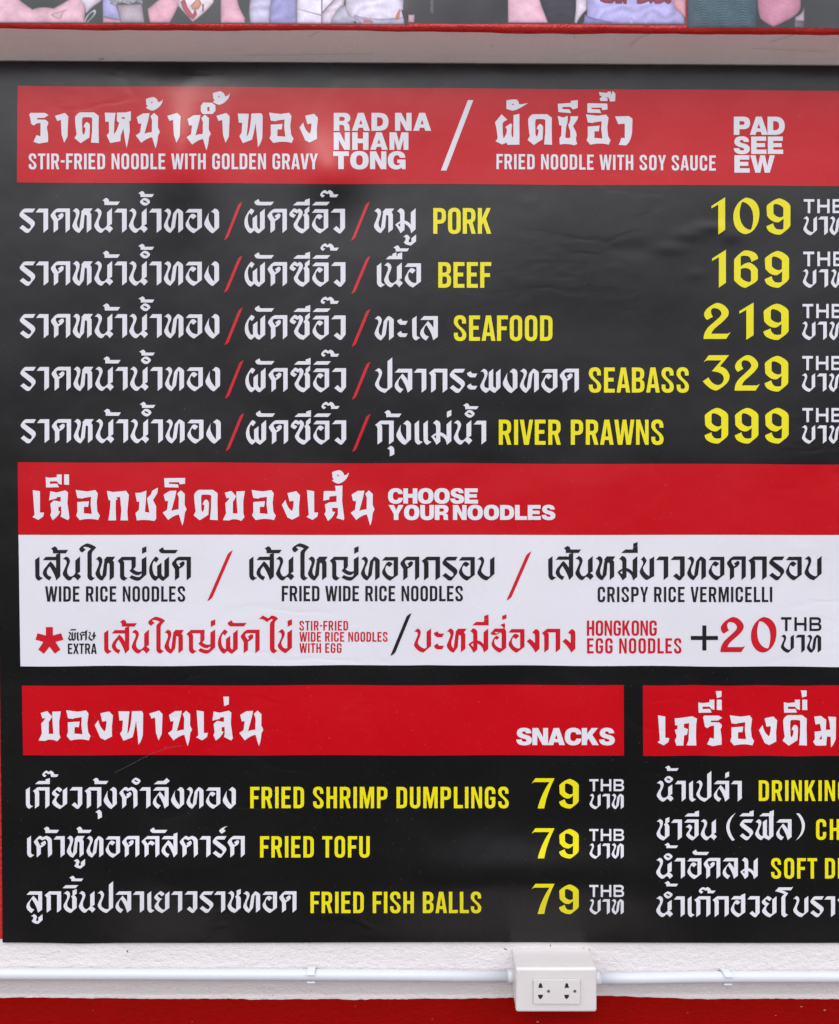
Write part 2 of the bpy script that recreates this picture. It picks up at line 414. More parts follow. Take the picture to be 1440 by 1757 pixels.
b_(')', 'V', '850,80 ~865,75 895,82 ~960,150 970,235 ~975,370 842,455 ~920,370 928,280 ~935,170 850,80')
b_('โ', 'U', '617,230 668,178 840,178 865,168 835,217 700,217 ~760,230 795,260 760,310 ~755,325 757,345 757,520 ~762,548 795,552 750,587 ~708,580 703,535 703,325 ~703,300 745,272 ~690,245 617,230', -12, -6)
b_('ย', 'U', '490,296 ~530,310 545,335 512,367 478,340 ~455,340 455,358 ~465,385 512,400 ~465,440 465,480 ~485,525 530,545 ~552,545 553,525 553,345 610,300 610,520 515,590 ~455,570 420,525 ~405,505 420,480 455,427 ~415,410 408,380 ~415,350 490,296')
b_('ฮ2', 'U', '1188,343 1230,298 1328,298 1328,285 1385,260 1385,520 1288,588 ~1235,570 1200,520 ~1180,490 1195,455 1235,375 ~1255,350 1277,352 ~1305,365 1318,385 1278,415 1250,400 ~1230,420 1230,455 ~1240,515 1300,538 ~1325,538 1328,525 1328,343')
b_('ณ', 'G', '763,290 830,237 992,237 992,487 935,531 935,282 830,282 ~850,290 850,310 850,490 793,531 793,340 ~793,310 763,290|990,452 ~1030,490 1055,482 1102,440 1102,285 1160,235 1160,430 1127,452 ~1158,465 1174,490 1129,535 ~1112,505 1084,497 ~1040,535 1012,531 990,500')
b_('ศ', 'K', '92,320 ~110,295 165,253 250,253 275,222 325,205 307,262 307,470 260,510 258,290 150,290 ~135,295 140,312 165,345 200,308 ~240,315 255,342 220,370 ~205,345 178,358 178,470 130,510 128,370')
b_('ษ', 'P', '855,290 905,250 ~943,260 943,310 ~940,335 915,392 ~900,430 920,455 ~960,497 995,497 ~1015,495 1015,475 1015,415 960,400 985,360 1015,372 1015,290 1070,250 1070,372 1110,345 1110,385 1070,420 1070,465 975,547 ~915,540 870,480 ~853,455 862,435 900,345 ~917,305 890,292 ~875,285 855,290')

# --- rough-cut display face of the section titles: (glyph, frame base, frame height)
HD = {}
def h_(ch, spec, base, xh=372):
    HD[ch] = make_glyph(spec, base, xh)
h_('ร', '165,318 345,318 390,345 335,380 248,380 248,400 350,402 383,430 385,455 368,490 382,590 383,678 270,697 203,675 240,592 288,607 290,442 243,448 205,475 175,455 160,370 150,345', 690)
h_('า', '468,355 590,318 632,360 622,610 582,688 550,590 540,405 495,418', 690)
h_('ด', '715,380 ~725,335 775,312 950,312 1008,355 1005,480 1010,690 912,685 925,550 928,385 ~915,372 880,372 820,372 ~800,378 802,430 805,560 820,590 ~845,560 842,500 820,495 ~835,440 860,432 ~895,440 900,480 893,622 785,692 708,630 735,580 ~718,480 715,380', 690)
h_('ห', '1082,315 1215,318 1200,440 1195,580 ~1235,545 1258,440 1232,418 1232,315 1345,312 1405,297 1403,415 1385,420 1390,540 1380,620 1352,752 1330,640 1312,510 1280,600 1275,668 1150,690 1105,597 1135,560 1132,425 1090,430|#1290,373 1332,373 1332,390 1290,390', 690)
h_('น', '108,372 185,325 268,322 250,410 205,575 ~240,560 295,555 298,410 278,360 322,318 372,362 370,500 395,555 372,600 ~365,700 340,758 308,650 300,620 ~250,620 165,688 97,597 150,560 165,450 128,452', 690)
h_('้', '222,150 ~230,140 310,122 ~365,135 372,185 ~410,185 430,148 ~430,200 390,240 ~340,290 295,290 ~245,275 222,250 245,235 228,215|#288,180 304,180 304,198 288,198', 690)
h_('ํ', '900,230 930,190 1035,192 1080,225 1080,295 1045,332 925,332 900,300|#980,245 1008,245 1008,297 980,297', 690)
h_('ท', '133,182 270,185 255,320 242,465 ~285,430 300,182 420,178 440,210 435,480 ~415,560 380,597 375,520 352,300 ~330,430 308,505 195,548 152,460 180,420 188,297 145,297', 546)
h_('อ', '518,170 660,188 765,172 795,212 780,330 790,440 820,490 798,545 ~700,515 570,545 525,490 540,440 538,320 685,310 675,380 632,378 622,385 620,460 720,468 705,350 710,255 610,270 608,278 540,270', 546)
h_('ง', '965,208 1075,185 1122,235 1108,380 1110,495 1022,540 965,512 895,355 940,292 ~960,390 1020,432 ~1040,400 1042,305 990,312', 546)
h_('ผ', '68,435 150,335 222,405 ~170,420 162,450 ~160,560 172,630 ~215,590 215,520 195,495 260,447 280,460 ~265,560 275,600 ~290,640 295,600 297,345 370,330 370,710 225,712 210,685 155,708 75,668 100,635 ~95,520 68,435', 712)
h_('ั', '210,165 ~270,148 330,152 ~365,165 365,210 ~400,215 478,195 ~340,290 285,290 ~250,280 210,268|#278,207 304,207 304,218 278,218', 712)
h_('ซ', '842,355 910,375 965,355 965,420 945,500 935,620 ~980,640 998,618 995,540 970,465 ~1000,430 1000,360 1095,360 1085,400 1030,480 1070,560 1075,600 ~1055,640 1085,700 1045,718 ~960,690 868,710 862,630 885,600 890,475 862,470', 712)
h_('ี', '842,205 1000,195 1005,168 1090,160 1088,258 1030,275 1000,245 900,245 900,270 985,275 1008,320 850,308', 712)
h_('ิ', '487,205 500,198 735,203 738,275 670,285 665,252 540,255 540,272 640,275 660,320 490,315', 712)
h_('๊', '632,62 730,72 740,55 775,52 785,95 800,46 835,80 830,175 770,178 750,130 705,125 735,135 740,170 650,172 640,140 670,118 640,100', 712)
h_('ว', '830,362 1000,357 1045,390 1040,560 ~1020,690 960,720 875,712 910,625 950,630 950,450 870,458', 712)
h_('เ', '85,290 175,305 175,570 225,570 215,620 155,662 80,625 108,600', 665)
h_('ล', '302,305 380,320 490,293 522,320 515,450 530,560 540,640 520,665 430,620 440,580 438,495 402,500 402,550 425,555 ~400,620 330,665 300,600 315,560 302,460 345,420 430,435 432,375 385,378 380,395 287,418', 665)
h_('ื', '245,128 300,138 385,128 382,97 445,95 445,222 412,215 385,182 298,182 298,212 390,210 410,255 250,258|475,95 535,95 537,225 475,222', 665)
h_('ก', '1000,298 1080,315 1238,298 1275,350 1255,560 1262,668 1170,668 1180,540 1165,375 1115,382 1135,405 1112,415 1110,520 1115,668 1018,668 1040,520 1045,420 1020,412', 665)
h_('ช', '18,328 85,325 158,300 150,440 140,565 195,575 165,395 215,345 230,300 302,262 295,330 240,418 280,500 278,570 280,650 255,678 ~130,655 38,672 22,580 65,540 70,435 40,440', 668)
h_('ิ2', '375,145 637,142 635,215 570,222 560,195 435,195 435,215 548,222 555,262 382,258', 668)
h_('ข', '1125,325 1205,303 1268,370 1225,440 1225,585 1282,585 1270,400 1268,310 1375,305 1355,430 1355,580 1370,630 1330,678 ~1280,650 1215,658 1180,672 1100,668 1140,580 1130,455 ~1180,410 1180,388 1145,395', 668)
h_('ส', '690,305 835,305 838,280 828,240 922,238 918,440 945,645 938,668 845,640 865,600 865,515 792,515 797,560 832,565 ~800,640 740,678 697,590 715,560 702,475 755,447 848,440 850,362 760,375 758,410 683,425', 668)
h_('่', '890,70 960,70 958,165 900,188', 615)
h_('ค', '403,440 480,435 660,410 730,445 718,520 712,700 720,838 575,835 605,760 615,510 540,520 538,575 600,600 580,680 540,690 530,838 430,838 405,765 435,700 418,660 405,605 440,600 445,545 410,540', 838, 438)
h_('ม', '1075,415 1170,405 1250,460 1245,610 1310,605 1300,500 1278,415 1395,420 1390,740 ~1360,830 1320,865 1318,760 1315,710 1262,705 1250,838 1100,838 1060,785 1085,740 1082,635 1180,625 1160,520 1095,530|#1180,685 1190,745 1150,750', 838, 438)
h_('่s', '1000,40 1085,42 1083,125 1018,145', 838, 438)

# --- condensed capitals (cap height 100) and heavy grotesque capitals
def caps(table, lb, rb):
    return {k: make_glyph(v, 100, 100, 0, lb, rb) for k, v in table.items()}
BB = caps({
 'A': '17,0 37,0 54,100 38,100 35,81 18.5,81 15.5,100 0,100|#27,24 33,67 20.5,67',
 'B': '0,0 25,0 ~49,0 49,23 49,31 ~48,44 38,48 ~50,53 50,68 50,75 ~50,100 25,100 0,100|#16,15 24,15 ~33,15 33,24 33,31 ~33,41 24,41 16,41|#16,56 24,56 ~34,56 34,66 34,75 ~34,85 24,85 16,85',
 'C': '24.5,-1 ~49,-1 49,25 49,36 33,36 33,25 ~33,14 24.5,14 ~16,14 16,25 16,75 ~16,86 24.5,86 ~33,86 33,75 33,62 49,62 49,75 ~49,101 24.5,101 ~0,101 0,75 0,25 ~0,-1 24.5,-1',
 'D': '0,0 24,0 ~49,0 49,25 49,75 ~49,100 24,100 0,100|#16,15 24,15 ~33,15 33,25 33,75 ~33,85 24,85 16,85',
 'E': '0,0 43,0 43,15 16,15 16,41 38,41 38,56 16,56 16,85 43,85 43,100 0,100',
 'F': '0,0 43,0 43,15 16,15 16,43 38,43 38,58 16,58 16,100 0,100',
 'G': '24.5,-1 ~49,-1 49,25 49,33 33,33 33,25 ~33,14 24.5,14 ~16,14 16,25 16,75 ~16,86 24.5,86 ~33,86 33,75 33,61 25,61 25,47 49,47 49,75 ~49,101 24.5,101 ~0,101 0,75 0,25 ~0,-1 24.5,-1',
 'H': '0,0 16,0 16,42 33,42 33,0 49,0 49,100 33,100 33,57 16,57 16,100 0,100',
 'I': '0,0 16,0 16,100 0,100',
 'K': '0,0 16,0 16,40 34,0 50,0 32,42 52,100 35,100 21,57 16,66 16,100 0,100',
 'L': '0,0 16,0 16,85 42,85 42,100 0,100',
 'M': '0,0 21,0 33.5,62 46,0 67,0 67,100 52,100 52,32 39,100 28,100 15,32 15,100 0,100',
 'N': '0,0 16,0 36,62 36,0 50,0 50,100 36,100 14,32 14,100 0,100',
 'O': '24.5,-1 ~49,-1 49,25 49,75 ~49,101 24.5,101 ~0,101 0,75 0,25 ~0,-1 24.5,-1|#24.5,14 ~33,14 33,25 33,75 ~33,86 24.5,86 ~16,86 16,75 16,25 ~16,14 24.5,14',
 'P': '0,0 25,0 ~49,0 49,24 49,37 ~49,61 25,61 16,61 16,100 0,100|#16,15 24,15 ~33,15 33,24 33,37 ~33,46 24,46 16,46',
 'R': '0,0 25,0 ~49,0 49,24 49,36 ~48,51 38,56 50,100 34,100 23,60 16,60 16,100 0,100|#16,15 24,15 ~33,15 33,24 33,36 ~33,45 24,45 16,45',
 'S': '24,-1 ~48,-1 48,25 48,32 32.5,32 32.5,25 ~32.5,14 24,14 ~15.5,14 15.5,25 ~15.5,35 28,46 ~49,62 49,76 ~49,101 24.5,101 ~0,101 0,76 0,68 15.5,68 15.5,76 ~15.5,86 24.5,86 ~33,86 33,76 ~33,65 20,54 ~-0.5,38 -0.5,25 ~-0.5,-1 24,-1',
 'T': '0,0 47,0 47,15 31.5,15 31.5,100 15.5,100 15.5,15 0,15',
 'U': '0,0 16,0 16,75 ~16,86 24.5,86 ~33,86 33,75 33,0 49,0 49,75 ~49,101 24.5,101 ~0,101 0,75',
 'V': '0,0 16,0 27,70 38,0 53,0 36,100 17,100',
 'W': '0,0 16,0 24,66 33,0 48,0 57,66 65,0 80,0 66,100 48,100 40,42 32,100 14,100',
 'X': '1,0 18,0 27,32 36,0 52,0 36,49 53,100 36,100 26,65 16,100 0,100 17,49',
 'Y': '0,0 16.5,0 26,42 36,0 52,0 34,60 34,100 18,100 18,60',
 '-': '0,43 24,43 24,57 0,57'}, 5.6, 5.6)
for k_ in 'AVWXY':
    BB[k_].lb = BB[k_].rb = 1.5
BB['T'].lb = BB['T'].rb = 2.5
BB['L'].rb = BB['F'].rb = 2
BB['-'].lb = BB['-'].rb = 3
GR = caps({
 'R': '0,0 60,0 ~92,2 92,30 ~91,50 72,56 ~88,60 88,80 88,90 ~88,98 92,100 62,100 ~59,95 59,85 ~59,67 45,67 31,67 31,100 0,100|#31,23 50,23 ~61,24 61,34 ~61,45 50,45 31,45',
 'A': '34,0 66,0 100,100 67,100 61,83 37,83 32,100 0,100|#50,38 58,64 41,64',
 'D': '0,0 45,0 ~95,2 95,50 ~95,98 45,100 0,100|#31,25 42,25 ~64,27 64,50 ~64,73 42,75 31,75',
 'N': '0,0 34,0 63,55 63,0 92,0 92,100 60,100 29,43 29,100 0,100',
 'H': '0,0 31,0 31,36 62,36 62,0 93,0 93,100 62,100 62,62 31,62 31,100 0,100',
 'M': '0,0 40,0 54,56 68,0 108,0 108,100 80,100 80,38 63,100 45,100 28,38 28,100 0,100',
 'T': '0,0 88,0 88,26 59.5,26 59.5,100 28.5,100 28.5,26 0,26',
 'O': '52,-2 ~104,-2 104,50 ~104,102 52,102 ~0,102 0,50 ~0,-2 52,-2|#52,22 ~71,22 71,50 ~71,78 52,78 ~33,78 33,50 ~33,22 52,22',
 'G': '54,-2 ~98,0 99,36 68,36 ~66,22 53,22 ~32,22 32,50 ~32,78 54,78 ~67,78 70,66 54,66 54,46 100,46 100,100 80,100 79,88 ~68,102 48,102 ~0,100 0,50 ~0,0 54,-2',
 'P': '0,0 55,0 ~90,1 90,35 ~90,68 55,69 31,69 31,100 0,100|#31,25 47,25 ~59,26 59,35 ~59,45 47,45 31,45',
 'S': '46,-2 ~87,-1 88,31 57,31 ~56,20 45,20 ~34,20 34,28 ~34,34 52,39 ~92,46 92,71 ~91,102 46,102 ~1,101 0,67 31,67 ~32,80 47,80 ~60,80 60,73 ~60,67 42,62 ~3,54 3,30 ~4,-1 46,-2',
 'E': '0,0 86,0 86,25 31,25 31,38 80,38 80,61 31,61 31,75 88,75 88,100 0,100',
 'W': '0,0 30,0 44,62 57,0 84,0 97,62 111,0 141,0 112,100 83,100 70,40 58,100 29,100',
 'C': '50,-2 ~96,-1 98,37 68,37 ~66,23 51,23 ~32,23 32,50 ~32,77 51,77 ~66,77 68,62 98,62 ~96,101 50,102 ~0,100 0,50 ~0,0 50,-2',
 'U': '0,0 31,0 31,62 ~31,77 46,77 ~61,77 61,62 61,0 92,0 92,64 ~91,102 46,102 ~1,102 0,64',
 'Y': '0,0 35,0 51,36 67,0 101,0 66,62 66,100 35,100 35,62',
 'L': '0,0 31,0 31,75 80,75 80,100 0,100',
 'K': '0,0 31,0 31,35 58,0 95,0 62,40 100,100 62,100 41,63 31,74 31,100 0,100'}, 3.5, 3.5)
for k_ in 'AY':
    GR[k_].lb = GR[k_].rb = 0.5
# figures
NU = {}
def n_(ch, spec, base=620, h=530, lb=8, rb=8):
    NU[ch] = make_glyph(spec, base, h, None, lb, rb)
n_('1', '178,205 375,80 375,550 275,618 275,185 178,240', lb=9, rb=12)
n_('0', '685,85 ~810,95 860,220 ~890,320 855,440 ~800,590 680,612 ~560,605 510,470 ~475,330 530,220 ~590,110 685,85|#625,148 ~700,150 755,240 ~795,330 780,440 ~765,540 745,550 ~660,545 610,440 ~572,330 600,220 ~612,160 625,148', lb=8, rb=9)
n_('9', '1160,97 ~1190,97 1240,125 ~1320,170 1322,215 1322,480 ~1320,510 1270,550 1200,605 ~1180,620 1165,620 ~1080,620 1010,570 ~975,530 977,497 1075,455 ~1080,510 1125,540 ~1190,555 1220,535 1225,390 1170,430 ~1150,442 1130,442 ~1050,440 985,350 978,215 ~980,195 1015,170 1080,125 ~1140,97 1160,97|#1110,175 ~1180,185 1220,235 1220,350 ~1200,372 1165,370 ~1100,355 1077,310 1077,205 ~1080,175 1110,175')
n_('6', '680,90 ~760,85 830,130 ~870,175 865,210 770,252 ~765,190 720,170 ~640,155 618,180 618,315 ~690,260 740,262 ~810,280 862,360 862,500 ~855,525 800,560 700,615 ~690,620 675,620 ~610,610 525,515 525,225 ~540,190 600,140 ~650,95 680,90|#640,345 ~700,330 740,355 ~765,375 765,395 765,520 ~755,540 730,538 ~665,530 618,470 618,370 ~620,350 640,345')
n_('2', '62,605 ~60,500 140,420 ~220,350 280,290 ~310,260 305,230 ~290,165 205,160 ~160,165 162,215 ~170,260 190,285 108,332 ~65,290 68,245 ~75,190 150,135 ~220,85 255,85 ~340,95 395,180 ~425,240 380,295 ~340,350 240,430 ~180,480 168,530 385,530 430,510 370,605')
n_('3', '60,187 135,87 432,87 298,250 ~410,270 440,390 ~440,480 350,540 ~270,605 235,605 ~150,595 45,470 130,412 ~180,520 275,525 ~350,510 355,430 ~350,330 178,322 318,163 105,162')
n_('7', '97,198 148,127 403,127 ~300,330 265,530 178,530 ~220,350 335,178 130,178', 532, 400, 8, 10)
TH = {}
TH['T'] = make_glyph('412,143 597,143 597,187 527,187 527,388 482,388 482,187 412,187', 388, 245, None, 0, 21)
TH['H'] = make_glyph('648,143 692,143 692,243 820,243 820,143 863,143 863,388 820,388 820,287 692,287 692,388 648,388', 388, 245, None, 0, 21)
TH['B'] = make_glyph('915,143 1050,143 ~1120,145 1120,205 ~1118,245 1090,258 ~1128,275 1128,320 ~1125,388 1050,388 915,388|#955,187 1045,187 ~1080,190 1080,215 ~1080,243 1045,243 955,243|#955,287 1050,287 ~1085,290 1085,317 ~1085,348 1050,348 955,348', 388, 245, None, 0, 0)

# ---------------------------------------------------------------- setting text on the sheet
INK = 0.0011           # ink plane in front of the wall-side of the sheet
def emit(glist, d):
    """glist: (glyph, x px, base px, scale x, scale y, lift) -> verts, faces"""
    vv, ff = [], []
    for g, x, base, sx, sy, lift in glist:
        o = len(vv)
        for p in g.verts:
            q = P(x + p[0] * sx, base - p[1] * sy, 0)
            vv.append((q.x, -(d + lift), q.z))
        ff += [tuple(o + i for i in t) for t in g.tris]
    return vv, ff

def run(font, toks, x0, x1, base, xh, base1=None):
    """one line of type from x0 to x1 on base; spare width goes between the letters"""
    s = xh / 100.0
    sp = {id(BB): 29, id(GR): 24}.get(id(font), 15)
    base1 = base if base1 is None else base1
    seq = []
    x = 0; last = None; nb = 0
    for t in toks:
        if t == ' ':
            x += sp * s; continue
        g = font[t]
        if getattr(g, 'mark', False):
            seq.append([g, last[1] + last[0].anchor * s, last[2], True]); continue
        if nb: x += g.lb * s
        seq.append([g, x, nb, False]); last = seq[-1]
        x += (g.w + g.rb) * s
        nb += 1
    lastb = [q for q in seq if not q[3]][-1]
    w = lastb[1] + lastb[0].w * s
    extra = (x1 - x0 - w) / max(1, nb - 1)
    gap_cap = 6 * s
    kx = 1.0
    if abs(extra) > gap_cap:                      # keep the letter spacing sane: let the letters take the rest
        e2 = math.copysign(gap_cap, extra)
        kx = (x1 - x0 - e2 * (nb - 1)) / w
        extra = e2
    out = []
    for i, (g, gx, k, mk) in enumerate(seq):
        xx = x0 + gx * kx + extra * k
        f = (xx - x0) / max(1, x1 - x0)
        out.append((g, xx, base + (base1 - base) * f, s * kx, s, 0.00005 if mk else 0.0))
    return out

def letters(name, lists, mat, parent, d=INK, label=None):
    g = [q for l_ in lists for q in l_]
    v, f = emit(g, d)
    o = obj(name, v, f, mat, parent, origin=Vector(v[0]))
    if label: o['label'] = label
    return o

def poly(name, pts, mat, parent, d, label=None):
    v2, f = triangulate([[(p[0], -p[1]) for p in pts]], [])
    v = [(P(x, -y).x, -d, P(x, -y).z) for x, y in v2]
    o = obj(name, v, f, mat, parent, origin=Vector(v[0]))
    if label: o['label'] = label
    return o

def slash_pts(t, b, th):
    (xt, yt), (xb, yb) = t, b
    w, h = xt - xb, yb - yt
    c = parse('0,0 ~%f,%f %f,%f %f,%f ~%f,%f %f,%f' % (
        -0.72 * th, 0.03 * h, -1.0 * th - 0.02 * w, 0.085 * h,
        -w, h,
        -w + 0.72 * th, h * 0.97, -w + 1.0 * th + 0.02 * w, h * 0.915))
    return [(xt + p[0], yt + p[1]) for p in c]

T = lambda s: s.split()

# ================================================================= THE WALL
def flat(name, x0, x1, y0, y1, z, mat):
    o = obj(name, [(x0, y0, z), (x1, y0, z), (x1, y1, z), (x0, y1, z)], [(0, 1, 2, 3)], mat)
    o['kind'] = 'structure'
    return o
flat('road', -300, 300, -300, -1.7, -1.87, ASPHALT)
v, f = [(-60, -1.7, -1.87), (60, -1.7, -1.87), (60, -1.7, -1.75), (-60, -1.7, -1.75), (60, 0.1, -1.75), (-60, 0.1, -1.75)], [(0, 1, 2, 3), (3, 2, 4, 5)]
obj('pavement', v, f, GROUND)['kind'] = 'structure'

WALL_Y = 0.0035
wall = empty('wall', (0, WALL_Y, -1.7), 'white plastered wall with dark red painted base behind the black menu', 'wall')
def grid(x0, x1, z0, z1, y, nx, nz):
    v = [(x0 + (x1 - x0) * i / nx, y, z0 + (z1 - z0) * j / nz) for j in range(nz + 1) for i in range(nx + 1)]
    f = [(j * (nx + 1) + i, j * (nx + 1) + i + 1, (j + 1) * (nx + 1) + i + 1, (j + 1) * (nx + 1) + i)
         for j in range(nz) for i in range(nx)]
    return v, f
def slab(x0, x1, y0, y1, z0, z1):
    v = [(x0, y0, z0), (x1, y0, z0), (x1, y1, z0), (x0, y1, z0), (x0, y0, z1), (x1, y0, z1), (x1, y1, z1), (x0, y1, z1)]
    f = [(0, 1, 5, 4), (1, 2, 6, 5), (2, 3, 7, 6), (3, 0, 4, 7), (4, 5, 6, 7), (0, 3, 2, 1)]
    return v, f
LOW_Y = WALL_Y + 0.013          # the plaster lip under the conduit falls back to the painted base
Z1, Z2 = P(0, 1684).z, P(0, 1706, -LOW_Y).z
prof = [(WALL_Y + 0.13, 1.6), (WALL_Y, 1.6), (WALL_Y, Z1 + 0.004), (WALL_Y + 0.0005, Z1 + 0.001), (WALL_Y + 0.0016, Z1 - 0.002),
        (LOW_Y - 0.0012, Z2 + 0.003), (LOW_Y - 0.0002, Z2 + 0.0005), (LOW_Y, Z2 - 0.0008), (LOW_Y, -1.75), (WALL_Y + 0.13, -1.75)]
v = [(x, y, z) for x in (-2.2, 2.6) for y, z in prof]
n_p = len(prof)
f = [(k + n_p, k, (k + 1) % n_p, (k + 1) % n_p + n_p) for k in range(n_p)] + [tuple(range(n_p)), tuple(reversed(range(n_p, 2 * n_p)))]
f = [tuple(reversed(t)) for t in f]
obj('plaster', v, f, PLASTER, wall)

def ragged(x0, x1, fn, step=4.0, amp=1.0, seed=1):
    r = random.Random(seed)
    pts = []; x = x0; a = 0
    while x <= x1:
        a = a * 0.72 + r.uniform(-1, 1) * amp * 0.6
        if r.random() < 0.03: a += r.uniform(-1.6, 1.6) * amp
        pts.append((x, fn(x) + a))
        x += step * r.uniform(0.5, 1.5)
    return pts
def lower_edge(x):
    ks = [(-1900, 1709), (0, 1711.5), (480, 1715), (820, 1713), (1040, 1708), (1220, 1714), (1440, 1714), (3600, 1716)]
    for (a, ya), (b, yb) in zip(ks, ks[1:]):
        if a <= x <= b: return ya + (yb - ya) * (x - a) / (b - a)
    return 1713
pts = ragged(-1900, 3600, lower_edge, 5, 1.0, 3)
vv, ff = [], []
for i, (x, yy) in enumerate(pts):
    p = P(x, yy, -LOW_Y)
    vv += [(p.x, LOW_Y - 0.0006, p.z), (p.x, LOW_Y - 0.0006, -1.75)]
    if i: ff.append((2 * i - 1, 2 * i + 1, 2 * i, 2 * i - 2))
obj('red_paint', vv, ff, REDWALL, wall)
# red paint also covers the wall behind and beside the menu, ending just above its foot
up = ragged(-1900, 3600, lambda x: 1612, 6, 0.8, 5)
vv, ff = [], []
for i, (x, yy) in enumerate(up):
    p = P(x, yy)
    vv += [(p.x, WALL_Y - 0.0006, p.z), (p.x, WALL_Y - 0.0006, 1.0)]
    if i: ff.append((2 * i - 2, 2 * i, 2 * i + 1, 2 * i - 1))
obj('red_paint', vv, ff, plain('paint_red_upper', (0.42, 0.006, 0.006), 0.55, 0.35, [(70, 0.004, 1.9)], 0.1, 18), wall)
# small chips in the red base where the plaster shows
chv, chf = [], []
rc_ = random.Random(21)
for (cx_, cy_, w_) in [(923, 1753, 3.2), (1375, 1727, 3.0), (1415, 1733, 3.6), (1331, 1742, 1.6), (160, 1733, 1.4), (610, 1726, 1.6), (742, 1748, 1.3), (1180, 1737, 1.5), (330, 1752, 1.2)]:
    o = len(chv); k_ = 7
    for q in range(k_):
        t = -2 * math.pi * q / k_
        p = P(cx_ + w_ * math.cos(t) * rc_.uniform(.5, 1.1), cy_ + w_ * 0.32 * math.sin(t) * rc_.uniform(.5, 1.2), -LOW_Y)
        chv.append((p.x, LOW_Y - 0.0009, p.z))
    chf.append(tuple(reversed(range(o, o + k_))))
obj('paint_chip', chv, chf, plain('chip_pink', (0.42, 0.20, 0.18), 0.8), wall)
# pen strokes and chips on the plaster round the socket
def strokes(name, segs, mat, dep=0.0):
    vv, ff = [], []
    for (xa, ya, xb, yb, w) in segs:
        dx, dy = xb - xa, yb - ya
        L = math.hypot(dx, dy) or 1
        nx, ny = -dy / L * w / 2, dx / L * w / 2
        o = len(vv)
        for (x, y) in ((xa - nx, ya - ny), (xa + nx, ya + ny), (xb + nx, yb + ny), (xb - nx, yb - ny)):
            dd = -WALL_Y + 0.0004
            if y > 1684: dd = -(WALL_Y + 0.0016 + (LOW_Y - WALL_Y - 0.0028) * min(1.0, (y - 1685) / 19.0)) + 0.0012
            p = P(x, y, dd); vv.append(tuple(p))
        ff.append((o, o + 1, o + 2, o + 3))
    return obj(name, vv, ff, mat, wall)
strokes('pen_mark', [(865, 1628, 870, 1630, 1.4), (944.5, 1621, 944.8, 1625, 1.0), (891, 1627.6, 903, 1628.2, .7), (1001, 1627, 1008, 1629.4, 1.0), (1008, 1629, 1013, 1629.6, .8),
                     (217, 1632, 220, 1633.6, 1.2), (218.4, 1630.5, 219, 1634.5, 1.0)], SCUFF)
r = random.Random(11)
sp = []
for i in range(26):
    x = r.gauss(450, 26) if i < 16 else r.uniform(0, 1440)
    y = r.uniform(1694, 1709)
    a = r.uniform(0, 3.1); L = r.uniform(.5, 1.6)
    sp.append((x, y, x + math.cos(a) * L, y + math.sin(a) * L * .6, r.uniform(.5, 1.1)))
strokes('paint_speck', sp, plain('speck_dark_red', (0.10, 0.02, 0.02), 0.7))

# ================================================================= THE BEAM
PB = 0.060             # how far the beam stands out
beam = empty('beam', (0, 0, P(0, 100).z), 'wide beam above the menu with red painted face and dull white underside', 'beam')
def beam_z(x):         # underside height: dips to the right
    return 0.0 + (P(0, 104.5).z) - (x + 0.6) * 0.0056
xs = [-2.2 + 4.8 * i / 480 for i in range(481)]
rj = random.Random(5)
bound = []; a = 0
for x in xs:
    a = a * 0.85 + rj.uniform(-1, 1) * 0.0007
    tgt = 0.0022 + 0.0024 * min(1, max(0, (x + 0.5) / 1.0)) + 0.0012 * math.sin(x * 5.1 + 0.4) + 0.0007 * math.sin(x * 13.0)
    bound.append(max(0.0005, tgt + a))
RC = 0.0045
RISE = 0.0150       # the underside climbs a little towards its front edge
vv, ff = [], []
prof_n = 9
for i, x in enumerate(xs):
    zb = beam_z(x) + RISE
    ridge = 0.0006 * math.sin(x * 31) + 0.0004 * math.sin(x * 77 + 1)
    col = [(-PB, zb + 0.62), (-PB, zb + 0.10), (-PB, zb + RC + 0.006)]
    for k in range(5):
        t = k / 4 * math.pi / 2
        col.append((-PB + RC - RC * math.cos(t), zb + RC - RC * math.sin(t) + ridge * math.sin(t)))
    col.append((-PB + RC + bound[i], zb + ridge * 0.4))
    for (y, z) in col: vv.append((x, y, z))
    n = len(col)
    if i:
        for k in range(n - 1):
            a0 = (i - 1) * n + k; b0 = i * n + k
            ff.append((a0, a0 + 1, b0 + 1, b0))
obj('painted_face', vv, ff, REDBEAM, beam, True)
vv, ff = [], []
for i, x in enumerate(xs):
    zb = beam_z(x)
    ridge = 0.0006 * math.sin(x * 31) + 0.0004 * math.sin(x * 77 + 1)
    y0 = -PB + RC + bound[i] - 0.0002
    for k in range(7):
        t = k / 6
        sag = 0.0006 * math.sin(3.1 * t) * math.sin(x * 3.0)
        vv.append((x, y0 + (WALL_Y - y0) * t, zb + RISE * (1 - t) + 0.0003 + ridge * (1 - t) * 0.4 + sag))
    if i:
        for k in range(6):
            a0 = (i - 1) * 7 + k; b0 = i * 7 + k
            ff.append((a0, a0 + 1, b0 + 1, b0))
obj('underside', vv, ff, SOFFIT, beam, True)

